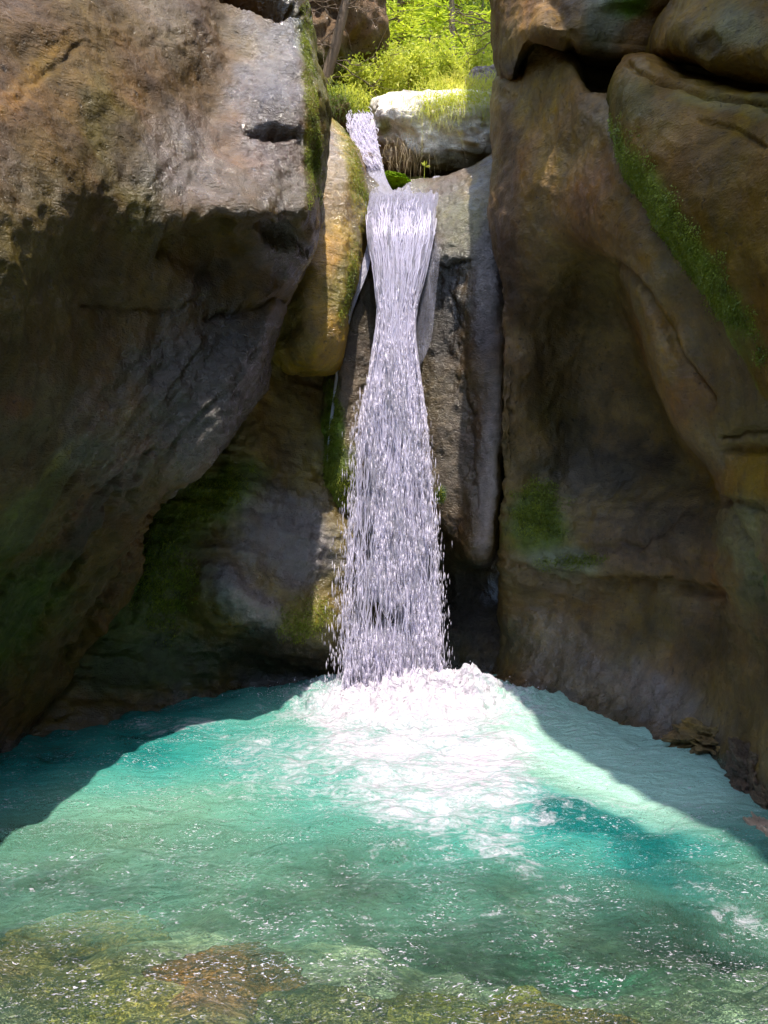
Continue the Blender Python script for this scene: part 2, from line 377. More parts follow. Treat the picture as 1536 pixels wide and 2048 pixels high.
# golden rounded lobe left of the lip
lobe_rows = [
    [(500, 175, 9.9), (590, 195, 9.8), (640, 222, 9.7), (680, 248, 9.6), (712, 288, 9.6), (734, 350, 9.6), (748, 430, 9.6)],
    [(500, 205, 9.2), (590, 215, 9.0), (638, 234, 8.95), (682, 264, 8.9), (712, 305, 8.9), (731, 370, 8.95), (742, 450, 9.0)],
    [(490, 300, 8.6), (560, 300, 8.45), (615, 300, 8.35), (660, 312, 8.35), (697, 345, 8.4), (724, 400, 8.6), (740, 470, 8.85)],
    [(480, 430, 8.3), (550, 430, 8.1), (600, 430, 8.0), (650, 440, 7.98), (692, 455, 8.1), (723, 478, 8.35), (738, 510, 8.8)],
    [(460, 560, 8.2), (530, 560, 8.0), (580, 562, 7.8), (635, 565, 7.72), (680, 570, 7.85), (704, 575, 8.1), (714, 585, 8.6)],
    [(470, 650, 8.2), (535, 655, 8.0), (580, 662, 7.78), (625, 665, 7.66), (662, 668, 7.8), (683, 668, 8.05), (692, 668, 8.6)],
    [(480, 705, 8.3), (545, 708, 8.1), (590, 718, 7.86), (625, 725, 7.8), (655, 722, 7.92), (675, 712, 8.15), (684, 705, 8.6)],
    [(480, 730, 8.8), (545, 735, 8.7), (592, 742, 8.4), (625, 748, 8.35), (655, 744, 8.4), (675, 735, 8.6), (684, 728, 8.9)],
    [(480, 700, 9.3), (545, 705, 9.3), (592, 712, 9.2), (625, 715, 9.2), (655, 712, 9.2), (675, 705, 9.2), (684, 700, 9.3)],
]
o = patch('rock_lobe', lobe_rows, M_rock, (-0.5, 1.6, 0.2), step=0.012, amp=.8, base=(.27, .17, .045), wet0=.5, off=33,
    tints=[(640, 330, 90, 90, 0, (.26, .2, .16), .8), (705, 350, 22, 150, -14, (.30, .24, .06), .9), (690, 560, 40, 120, 10, (.15, .13, .035), .8),
           (590, 640, 60, 90, 0, (.27, .19, .10), .8), (640, 420, 60, 50, 0, (.2, .13, .05), .7)],
    wets=[(640, 330, 110, 130, 0, 1.0), (690, 400, 60, 90, 0, 1.0), (600, 650, 60, 100, 0, .25)])
tag(o, 'golden brown rounded rock lobe hanging left of the waterfall lip', 'rock')

# chute rock behind the falling water with its grey rib
chute_rows = [
    [(640, 300, 12.0), (700, 305, 12.0), (745, 330, 12.0), (790, 355, 12.0), (830, 350, 12.0), (880, 350, 12.0), (930, 335, 12.0), (965, 325, 12.0), (990, 315, 12.0), (1015, 305, 12.0), (1050, 300, 12.0)],
    [(640, 300, 10.2), (700, 300, 10.2), (742, 335, 10.1), (785, 378, 10.0), (830, 368, 9.9), (880, 364, 9.7), (930, 345, 9.5), (965, 328, 9.4), (990, 316, 9.4), (1015, 305, 9.5), (1050, 300, 10.0)],
    [(640, 320, 9.5), (700, 330, 9.4), (742, 368, 9.2), (785, 392, 9.1), (830, 378, 9.0), (880, 372, 8.95), (930, 351, 8.85), (965, 333, 8.8), (990, 318, 8.8), (1015, 308, 9.0), (1050, 305, 9.6)],
    [(640, 400, 9.3), (700, 420, 9.1), (742, 425, 8.9), (785, 440, 8.85), (830, 430, 8.7), (880, 420, 8.55), (930, 405, 8.4), (965, 395, 8.35), (990, 385, 8.4), (1015, 380, 8.8), (1050, 370, 9.4)],
    [(640, 500, 9.2), (700, 510, 9.0), (742, 515, 8.7), (785, 520, 8.8), (830, 520, 8.6), (880, 505, 8.4), (925, 500, 8.28), (960, 490, 8.22), (990, 480, 8.3), (1012, 475, 8.7), (1050, 470, 9.3)],
    [(640, 600, 9.1), (690, 600, 8.65), (720, 600, 8.5), (785, 600, 8.75), (830, 600, 8.7), (880, 570, 8.55), (925, 565, 8.38), (965, 560, 8.2), (996, 560, 8.25), (1012, 560, 8.7), (1050, 560, 9.3)],
    [(625, 720, 9.0), (670, 720, 8.55), (700, 720, 8.42), (785, 720, 8.7), (830, 720, 8.7), (880, 700, 8.58), (925, 700, 8.46), (965, 690, 8.22), (1000, 690, 8.2), (1014, 690, 8.6), (1050, 690, 9.2)],
    [(615, 860, 9.0), (657, 860, 8.5), (690, 860, 8.36), (785, 860, 8.65), (830, 860, 8.65), (880, 850, 8.5), (925, 850, 8.42), (960, 850, 8.2), (998, 850, 8.12), (1012, 850, 8.5), (1050, 850, 9.1)],
    [(615, 970, 9.0), (658, 970, 8.5), (690, 975, 8.4), (785, 980, 8.65), (830, 980, 8.65), (880, 985, 8.5), (920, 985, 8.42), (948, 1000, 8.22), (990, 1000, 8.1), (1004, 1000, 8.4), (1045, 1000, 9.0)],
    [(620, 1010, 9.1), (664, 1015, 8.7), (695, 1025, 8.6), (785, 1040, 8.8), (830, 1040, 8.8), (880, 1050, 8.6), (915, 1075, 8.5), (945, 1085, 8.25), (984, 1085, 8.15), (996, 1070, 8.4), (1040, 1050, 9.1)],
    [(620, 1020, 9.6), (670, 1030, 9.4), (700, 1040, 9.3), (785, 1060, 9.3), (830, 1060, 9.3), (880, 1070, 9.1), (915, 1100, 8.8), (942, 1118, 8.5), (968, 1118, 8.45), (990, 1100, 8.7), (1040, 1060, 9.4)],
    [(620, 1150, 9.9), (670, 1150, 9.9), (700, 1150, 9.8), (785, 1150, 9.8), (830, 1150, 9.7), (880, 1150, 9.7), (915, 1150, 9.5), (945, 1150, 9.5), (970, 1150, 9.5), (995, 1150, 9.6), (1040, 1140, 9.8)],
    [(620, 1300, 9.6), (670, 1300, 9.6), (700, 1300, 9.5), (785, 1300, 9.4), (830, 1300, 9.4), (880, 1290, 9.3), (915, 1290, 9.3), (945, 1290, 9.2), (970, 1290, 9.2), (1000, 1290, 9.2), (1050, 1290, 9.3)],
    [(620, 1500, 8.9), (670, 1500, 8.9), (700, 1500, 8.9), (785, 1500, 8.9), (830, 1500, 8.9), (880, 1500, 8.9), (915, 1500, 8.9), (945, 1500, 8.9), (970, 1500, 8.9), (1000, 1500, 8.9), (1050, 1500, 8.9)],
]
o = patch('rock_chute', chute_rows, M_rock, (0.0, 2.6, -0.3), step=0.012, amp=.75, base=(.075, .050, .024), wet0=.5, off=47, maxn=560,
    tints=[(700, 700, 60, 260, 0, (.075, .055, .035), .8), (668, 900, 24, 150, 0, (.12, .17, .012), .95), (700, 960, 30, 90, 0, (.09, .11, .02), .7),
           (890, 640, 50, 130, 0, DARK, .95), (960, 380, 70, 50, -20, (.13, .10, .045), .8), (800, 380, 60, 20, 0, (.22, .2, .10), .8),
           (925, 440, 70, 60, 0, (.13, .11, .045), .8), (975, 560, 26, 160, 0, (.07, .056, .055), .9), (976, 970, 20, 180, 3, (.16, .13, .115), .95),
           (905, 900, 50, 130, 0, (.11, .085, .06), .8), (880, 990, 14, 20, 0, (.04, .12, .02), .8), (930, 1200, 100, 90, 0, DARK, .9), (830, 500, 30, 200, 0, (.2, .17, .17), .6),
           (650, 1250, 400, 140, 0, DARK, .8)],  # void below the rock painted dark as shade
    wets=[(930, 500, 90, 160, 0, 1.0), (800, 420, 90, 80, 0, 1.0), (970, 950, 34, 220, 4, .7)],
    dents=[(900, 560, 34, 26, 0, .02), (895, 640, 30, 90, 0, .02)],
    cracks=[([(870, 532), (940, 526)], 5, .05), ([(932, 760), (940, 900), (950, 1010)], 7, .05), ([(740, 490), (700, 600), (672, 720), (657, 860), (656, 960)], 6, .03)])
tag(o, 'dark wet chute rock behind the falling water with a smooth grey hanging rib', 'rock')

# right wall: smooth column above, hollow below, overhanging band
right_rows = [
    [(1050, 120, 9.6), (1030, 130, 8.6), (1045, 132, 8.0), (1066, 128, 7.8), (1085, 88, 7.7), (1120, 118, 7.5), (1150, 140, 7.4), (1170, 200, 7.2), (1200, 205, 7.0), (1300, 190, 6.6), (1500, 190, 6.0), (1800, 180, 5.0)],
    [(1010, 140, 9.2), (1000, 150, 7.7), (1020, 155, 7.2), (1058, 150, 7.0), (1076, 78, 6.9), (1106, 98, 6.7), (1142, 126, 6.5), (1166, 185, 6.3), (1205, 200, 6.0), (1310, 200, 5.7), (1500, 200, 5.1), (1800, 200, 4.2)],
    [(1008, 200, 9.2), (990, 205, 7.6), (1005, 205, 7.2), (1045, 200, 6.9), (1080, 150, 6.7), (1110, 165, 6.5), (1145, 190, 6.25), (1175, 225, 6.0), (1215, 240, 5.75), (1320, 240, 5.5), (1500, 240, 4.9), (1800, 240, 4.0)],
    R_(290, (1006, 9.2), (983, 7.6), (998, 7.15), (1040, 6.8), (1085, 6.55), (1120, 6.35), (1160, 6.1), (1195, 5.85), (1235, 5.6), (1330, 5.3), (1500, 4.8), (1800, 3.9)),
    R_(390, (1006, 9.2), (983, 7.6), (998, 7.15), (1040, 6.8), (1090, 6.5), (1135, 6.25), (1180, 5.95), (1215, 5.7), (1260, 5.5), (1340, 5.2), (1500, 4.7), (1800, 3.85)),
    R_(480, (1012, 9.2), (990, 7.6), (1006, 7.2), (1045, 6.9), (1095, 6.65), (1150, 6.35), (1205, 6.0), (1235, 5.7), (1290, 5.4), (1360, 5.15), (1500, 4.6), (1800, 3.8)),
    R_(560, (1020, 9.2), (1000, 7.6), (1016, 7.25), (1055, 7.1), (1110, 6.95), (1175, 7.0), (1238, 6.75), (1252, 5.75), (1310, 5.35), (1380, 5.1), (1500, 4.55), (1800, 3.75)),
    R_(640, (1026, 9.2), (1004, 7.6), (1020, 7.35), (1060, 7.3), (1120, 7.4), (1200, 7.45), (1275, 7.1), (1288, 5.7), (1340, 5.35), (1410, 5.1), (1520, 4.55), (1800, 3.7)),
    R_(730, (1028, 9.2), (1006, 7.65), (1022, 7.45), (1065, 7.45), (1130, 7.7), (1210, 7.7), (1298, 7.3), (1308, 5.7), (1370, 5.35), (1440, 5.1), (1540, 4.5), (1800, 3.7)),
    R_(810, (1028, 9.2), (1006, 7.7), (1022, 7.55), (1070, 7.6), (1140, 7.85), (1230, 7.8), (1325, 7.3), (1335, 5.75), (1400, 5.35), (1470, 5.0), (1560, 4.5), (1800, 3.6)),
    R_(890, (1028, 9.2), (1006, 7.8), (1024, 7.7), (1080, 7.75), (1155, 7.9), (1260, 7.8), (1375, 7.2), (1386, 5.75), (1440, 5.3), (1510, 4.9), (1600, 4.4), (1820, 3.6)),
    R_(960, (1028, 9.2), (1008, 7.95), (1026, 7.8), (1085, 7.85), (1170, 7.85), (1290, 7.6), (1425, 6.9), (1436, 5.7), (1470, 5.2), (1530, 4.8), (1620, 4.3), (1820, 3.6)),
    R_(1050, (1028, 9.3), (1005, 8.2), (1026, 8.0), (1090, 7.9), (1180, 7.65), (1300, 7.2), (1430, 6.5), (1444, 5.75), (1480, 5.2), (1540, 4.8), (1630, 4.3), (1820, 3.6)),
    R_(1140, (1020, 9.4), (1000, 8.5), (1030, 8.1), (1095, 7.9), (1185, 7.6), (1310, 7.1), (1430, 6.5), (1444, 5.8), (1490, 5.25), (1550, 4.8), (1640, 4.3), (1820, 3.6)),
    R_(1190, (1010, 9.5), (1005, 8.8), (1035, 8.45), (1100, 8.2), (1190, 7.85), (1310, 7.3), (1430, 6.6), (1452, 5.85), (1500, 5.3), (1560, 4.85), (1650, 4.3), (1820, 3.6)),
    R_(1270, (1000, 9.4), (1010, 8.9), (1040, 8.5), (1100, 8.15), (1190, 7.8), (1300, 7.3), (1420, 6.6), (1470, 5.9), (1515, 5.35), (1575, 4.85), (1660, 4.3), (1820, 3.6)),
    R_(1340, (970, 9.2), (1000, 8.8), (1040, 8.35), (1100, 8.0), (1190, 7.6), (1300, 7.1), (1410, 6.5), (1470, 5.9), (1530, 5.3), (1590, 4.8), (1670, 4.2), (1820, 3.6)),
    [(940, 1372, 8.9), (990, 1376, 8.4), (1040, 1384, 8.1), (1100, 1392, 7.85), (1180, 1412, 7.4), (1280, 1442, 6.8), (1380, 1480, 6.3), (1440, 1520, 5.8), (1490, 1570, 5.3), (1540, 1640, 4.75), (1640, 1750, 4.0), (1800, 1950, 3.2)],
    [(930, 1440, 8.5), (985, 1446, 8.1), (1040, 1455, 7.8), (1100, 1470, 7.5), (1180, 1495, 7.0), (1280, 1530, 6.4), (1380, 1580, 5.9), (1440, 1620, 5.4), (1490, 1680, 5.0), (1540, 1760, 4.5), (1640, 1880, 3.8), (1800, 2100, 3.1)],
    [(900, 1700, 7.2), (960, 1700, 7.0), (1040, 1720, 6.7), (1100, 1740, 6.4), (1180, 1780, 6.0), (1280, 1820, 5.5), (1380, 1900, 5.0), (1440, 1960, 4.6), (1490, 2020, 4.3), (1540, 2100, 4.0), (1640, 2250, 3.5), (1800, 2500, 2.9)],
]
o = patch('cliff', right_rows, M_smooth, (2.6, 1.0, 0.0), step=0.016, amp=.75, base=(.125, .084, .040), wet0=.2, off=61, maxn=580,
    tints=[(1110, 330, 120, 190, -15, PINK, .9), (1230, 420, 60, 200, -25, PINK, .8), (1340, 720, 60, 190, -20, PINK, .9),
           (1020, 420, 26, 260, 0, (.075, .05, .032), .7), (1150, 760, 130, 210, -8, (.068, .046, .022), .85), (1180, 930, 170, 90, 0, (.045, .034, .02), .8),  # shade painted dark into the hollow's colour; band tints lightened against it
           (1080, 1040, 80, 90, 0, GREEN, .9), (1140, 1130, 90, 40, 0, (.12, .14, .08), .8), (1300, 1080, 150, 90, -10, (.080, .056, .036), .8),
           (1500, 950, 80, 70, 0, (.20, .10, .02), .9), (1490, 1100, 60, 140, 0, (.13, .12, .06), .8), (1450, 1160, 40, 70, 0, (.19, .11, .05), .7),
           (1200, 1330, 260, 90, 20, (.14, .108, .066), .9), (1330, 1400, 160, 60, 30, (.12, .10, .085), .8), (1380, 1240, 90, 100, 0, (.12, .09, .05), .7),  # pale waterline tints paint in a wet sheen
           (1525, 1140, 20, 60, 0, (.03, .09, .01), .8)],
    wets=[(1080, 1270, 80, 90, 0, 1.0), (1250, 1380, 240, 70, 22, 1.0), (1100, 1150, 160, 60, 0, .7), (1150, 1000, 160, 120, 0, .5)],
    cracks=[([(1230, 520), (1300, 600), (1340, 680), (1420, 800)], 7, .06), ([(1030, 1140), (1120, 1160), (1240, 1170), (1330, 1165), (1440, 1190)], 11, .10),
            ([(1160, 1100), (1280, 1090), (1400, 1010)], 8, .05), ([(1445, 872), (1536, 862)], 6, .05), ([(1450, 1000), (1500, 1120), (1536, 1250)], 12, .08),
            ([(1255, 950), (1180, 1030), (1120, 1060)], 6, .03), ([(1000, 560), (1004, 700), (1006, 1000)], 8, .05)],
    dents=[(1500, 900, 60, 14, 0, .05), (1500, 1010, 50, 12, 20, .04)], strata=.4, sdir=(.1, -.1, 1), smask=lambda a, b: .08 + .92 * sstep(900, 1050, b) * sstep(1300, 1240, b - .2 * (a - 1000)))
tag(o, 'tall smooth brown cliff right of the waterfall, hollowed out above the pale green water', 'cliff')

# green streaked boulder jammed over the right side
g_rows = [
    [(1290, 120, 6.6), (1330, 125, 6.3), (1400, 150, 6.0), (1480, 170, 5.7), (1600, 190, 5.2), (1800, 200, 4.6)],
    [(1245, 120, 6.0), (1290, 112, 5.4), (1380, 150, 5.1), (1480, 178, 4.8), (1600, 195, 4.4), (1800, 200, 3.9)],
    [(1214, 190, 5.9), (1250, 175, 5.25), (1350, 200, 4.9), (1480, 215, 4.6), (1600, 225, 4.2), (1800, 230, 3.7)],
    R_(290, (1224, 5.85), (1256, 5.2), (1360, 4.75), (1480, 4.45), (1600, 4.05), (1800, 3.55)),
    R_(390, (1270, 5.7), (1305, 5.05), (1390, 4.65), (1490, 4.35), (1600, 3.95), (1800, 3.45)),
    R_(500, (1336, 5.5), (1372, 4.9), (1430, 4.6), (1510, 4.25), (1610, 3.9), (1800, 3.4)),
    R_(610, (1402, 5.3), (1438, 4.75), (1480, 4.5), (1540, 4.2), (1630, 3.85), (1800, 3.4)),
    R_(720, (1468, 5.1), (1500, 4.65), (1530, 4.45), (1580, 4.15), (1650, 3.85), (1800, 3.4)),
    R_(800, (1515, 5.0), (1545, 4.6), (1570, 4.4), (1610, 4.15), (1670, 3.85), (1800, 3.4)),
    R_(870, (1560, 5.1), (1590, 4.9), (1610, 4.7), (1640, 4.4), (1690, 4.1), (1800, 3.7)),
]
o = patch('boulder', g_rows, M_smooth, (2.4, 0.8, 0.1), step=0.014, amp=.6, base=(.12, .066, .010), wet0=.10, off=90,
    tints=[(1350, 470, 320, 50, 56, (.12, .17, .003), .95), (1440, 680, 240, 26, 58, (.17, .19, .06), .8), (1260, 200, 60, 70, 0, OLIVE, .8),
           (1480, 210, 160, 24, 8, (.16, .13, .055), .8), (1450, 380, 120, 150, 0, (.10, .06, .015), .8)],
    cracks=[([(1260, 130), (1340, 160), (1420, 195), (1536, 210)], 6, .05), ([(1400, 240), (1480, 265), (1536, 300)], 5, .03)],
    wets=[(1350, 480, 300, 60, 56, .3)])
tag(o, 'olive and brown boulder with a bright green moss streak down its edge, right side', 'boulder')

# blocks capping the right side
a_rows = [
    [(1010, -700, 11.0), (985, -700, 9.8), (1040, -700, 9.2), (1120, -700, 8.8), (1220, -700, 8.3), (1330, -700, 7.8), (1420, -700, 7.4)],
    [(1010, -300, 9.9), (978, -300, 8.4), (1035, -300, 7.8), (1120, -300, 7.3), (1210, -300, 6.9), (1320, -300, 6.6), (1420, -300, 6.4)],
    [(1008, -60, 9.4), (981, -60, 7.6), (1020, -60, 6.95), (1090, -60, 6.45), (1170, -60, 6.2), (1290, -60, 6.0), (1400, -60, 6.0)],
    [(1006, 40, 9.2), (984, 40, 7.45), (1012, 40, 6.8), (1070, 30, 6.3), (1140, 30, 6.1), (1230, 30, 6.1), (1360, 40, 6.2)],
    [(1006, 100, 9.2), (987, 100, 7.4), (1014, 100, 6.8), (1062, 64, 6.35), (1120, 64, 6.1), (1210, 80, 6.2), (1340, 90, 6.3)],
    [(1012, 138, 9.2), (998, 145, 7.45), (1022, 150, 6.9), (1060, 84, 6.5), (1130, 92, 6.3), (1200, 106, 6.35), (1330, 112, 6.4)],
    [(1020, 155, 9.2), (1004, 162, 7.7), (1028, 166, 7.3), (1062, 95, 7.1), (1130, 102, 7.1), (1200, 115, 7.1), (1330, 120, 7.1)],
    [(1030, 145, 9.2), (1020, 150, 8.5), (1034, 152, 8.3), (1064, 100, 8.3), (1130, 105, 8.2), (1200, 118, 8.2), (1330, 120, 8.0)],
]
o = patch('capstone', a_rows, M_smooth, (2.2, 1.4, 0.3), step=0.02, amp=.7, base=(.11, .066, .030), wet0=.12, off=101,
    tints=[(1060, 30, 60, 90, 0, PINK, .7), (1215, 30, 60, 80, 0, (.13, .14, .10), .7), (1260, 10, 60, 40, 0, (.03, .08, .01), .8), (1035, 135, 40, 30, 0, (.06, .055, .05), .8)],
    cracks=[([(1110, 0), (1150, 100)], 12, .05)])
tag(o, 'brown capstone block above the black crack, topmost at the right edge of the gorge opening', 'boulder')

b_rows = [
    [(1420, -560, 6.6), (1470, -560, 6.2), (1560, -560, 5.8), (1700, -560, 5.2), (1900, -560, 4.4)],
    [(1380, -200, 6.2), (1410, -200, 5.5), (1500, -200, 5.1), (1640, -200, 4.6), (1850, -200, 3.9)],
    [(1352, -20, 6.1), (1378, -20, 5.2), (1450, -20, 4.8), (1600, -20, 4.3), (1820, -20, 3.6)],
    [(1312, 50, 6.1), (1335, 50, 5.2), (1430, 50, 4.7), (1580, 60, 4.2), (1820, 70, 3.5)],
    [(1298, 98, 6.2), (1325, 98, 5.3), (1420, 115, 4.8), (1580, 150, 4.25), (1820, 170, 3.5)],
    [(1305, 112, 6.4), (1335, 120, 5.6), (1420, 138, 5.1), (1580, 176, 4.6), (1820, 200, 3.8)],
    [(1310, 114, 6.9), (1340, 120, 6.4), (1420, 132, 6.0), (1580, 160, 5.5), (1820, 190, 4.6)],
]
o = patch('capstone', b_rows, M_smooth, (2.4, 0.9, 0.4), step=0.016, amp=.6, base=(.12, .076, .022), wet0=.08, off=113,
    tints=[(1420, 90, 50, 30, 0, (.06, .04, .02), .8), (1480, 60, 60, 50, 0, (.12, .11, .05), .8)],
    dents=[(1425, 88, 34, 22, -20, .03)])
tag(o, 'rounded olive brown block in the top right corner above the moss streaked boulder', 'boulder')

# unseen rim and canyon walls added around the viewpoint to shape the light
def wl_rows(f, us, vs): return [[f(u, v) for v in vs] for u in us]
o = patch('cliff', wl_rows(lambda u, v: (v[0] + u[0], v[1], u[1]), [(.9, 12.5), (.2, 11.0), (-.05, 9.6), (0, 8.8), (.5, 8.3), (1.6, 7.9), (3.0, 7.5)],
      [(3.0, -7.0), (3.0, -4.0), (3.0, -1.5), (2.75, .5), (2.25, 2.2), (1.95, 3.4), (1.75, 4.6), (1.6, 5.5), (1.75, 6.8)]), M_rock, (5.5, 0, .5), step=.06, base=BROWN, off=130, world=True, wet0=.1)
tag(o, 'overhanging brown rim rock high above the right cliff', 'cliff')
o = patch('cliff_wall', wl_rows(lambda u, v: (v[0] + u[0], v[1], u[1]), [(-3.0, 8.5), (-1.8, 7.2), (-.7, 5.8), (0, 4.2), (0, 2.2), (-.5, .5), (-.2, -1.6)],
      [(-3.2, 4.2), (-3.1, 2.5), (-3.6, .5), (-3.9, -2), (-3.6, -4.5), (-2.6, -7)]), M_rock, (-5, 0, 0), step=.06, base=BROWN, off=140, world=True, wet0=.3)
tag(o, 'unseen brown rock wall added left of and behind the viewpoint to cut sky light', 'cliff')
o = patch('cliff_wall', wl_rows(lambda u, v: (v[0] - u[0], v[1], u[1]), [(.3, 9.4), (.6, 8.2), (.2, 6.5), (0, 4.5), (0, 2.2), (-.5, .5), (-.2, -1.6)],
      [(3.3, 4.0), (3.1, 2.5), (3.6, .5), (3.9, -2), (3.6, -4.5), (2.6, -7)]), M_rock, (5, 0, 0), step=.06, base=BROWN, off=150, world=True, wet0=.3)
tag(o, 'unseen brown rock wall added to the right of and behind the viewpoint to cut sky light', 'cliff')
o = patch('cliff_wall', wl_rows(lambda u, v: (v[0], v[1] + u[0], u[1]), [(-.5, 5.4), (-.3, 5.0), (.2, 4.4), (.4, 3.6), (.2, 2.2), (0, .8), (0, -1.6)],
      [(-5, -6.2), (-2.5, -5.8), (0, -6.0), (2.5, -5.8), (5, -6.2)]), M_rock, (0, -3, 0), step=.06, base=BROWN, off=160, world=True, wet0=.1)
tag(o, 'unseen brown rock wall added across the gorge behind the viewpoint to cut sky light', 'cliff')

# ================================================================== THE POOL
FX, FY = W(787, 1390, 7.98)[0], 7.98
def pool_bed(x, y):
    d = 0.22 + 0.95 * sstep(3.3, 6.0, y) + 0.0 * x
    d = d + 0.35 * np.exp(-(((x - 1.1) / 1.2) ** 2 + ((y - 4.4) / 1.0) ** 2))
    d = d + 0.35 * sstep(-1.0, -2.8, x) * sstep(4, 6, y)
    p = np.stack([x, y, 0 * x], -1)
    d = d + 0.16 * fbm(p, 0.9, 4, 5) + 0.05 * fbm(p, 3.5, 3, 8)
    return -np.maximum(d, 0.05)
def grid(x0, x1, y0, y1, nx, ny):
    X, Y = np.meshgrid(np.linspace(x0, x1, nx), np.linspace(y0, y1, ny))
    idx = np.arange(nx * ny).reshape(ny, nx)
    q = np.stack([idx[:-1, :-1], idx[:-1, 1:], idx[1:, 1:], idx[1:, :-1]], -1).reshape(-1, 4)
    return X, Y, q

X, Y, q = grid(-9, 9, -7, 11, 360, 360)
Z = pool_bed(X, Y)
P3 = np.stack([X, Y, Z], -1)
px = X / np.maximum(Y, .8) * F + 768
nz = fbm(P3, 0.8, 4, 3); nz2 = fbm(P3, 3.0, 4, 13)
col = np.empty(P3.shape); col[:] = (.56, .56, .36)
def bl(c, w):
    global col
    w = np.clip(w, 0, 1)[..., None]; col = col * (1 - w) + np.array(c) * w
bl((.42, .31, .10), sstep(.0, .35, nz + .3 * nz2) * sstep(3.9, 3.3, Y))
bl((.34, .19, .08), sstep(.12, .4, -nz + .4 * nz2) * sstep(3.7, 3.2, Y))
bl((.30, .28, .10), sstep(.1, .5, nz2) * .6)
for bx, by, sx, sy, cc in ((-.73, 3.35, .42, .24, (.34, .15, .06)), (-1.5, 3.6, .62, .26, (.44, .30, .07)), (-2.2, 3.5, .5, .25, (.34, .20, .07)), (.15, 3.0, .7, .13, (.36, .24, .05)), (.7, 3.2, .3, .10, (.42, .36, .05)), (-1.2, 3.1, .4, .15, (.46, .34, .08)), (1.2, 3.0, .5, .1, (.30, .18, .06))):
    bl(cc, 1.1 * (1 - sstep(.6, 1.3, np.hypot((X - bx) / sx, (Y - by) / sy) + .45 * nz2 + .2 * nz)))
bl((.55, .62, .48), np.exp(-(((X + 1.6) / .9) ** 2 + ((Y - 4.7) / .6) ** 2)) * 1.1)
m, nt, out = new_mat('pool_bed'); L = nt.links
at = N_(nt, 'ShaderNodeAttribute', attribute_name='Col')
pos = geo_pos(nt)
vor = N_(nt, 'ShaderNodeTexVoronoi'); vor.inputs['Scale'].default_value = 7; L.new(pos, vor.inputs['Vector'])
f = math_(nt, 'MULTIPLY', maprange(nt, vor.outputs['Distance'], 0, .6, 1.2, .7), maprange(nt, noise(nt, pos, 9, 6, .6), .3, .7, .7, 1.3))
mul = N_(nt, 'ShaderNodeVectorMath', operation='SCALE'); L.new(at.outputs['Color'], mul.inputs[0]); L.new(f, mul.inputs['Scale'])
p = N_(nt, 'ShaderNodeBsdfPrincipled'); p.inputs['Roughness'].default_value = .9; L.new(mul.outputs[0], p.inputs['Base Color'])
L.new(p.outputs[0], out.inputs[0]); M_bed = m
o = mesh_np('pool_bed', P3.reshape(-1, 3), [q], M_bed, col.reshape(-1, 3)); tag(o, kind='structure')

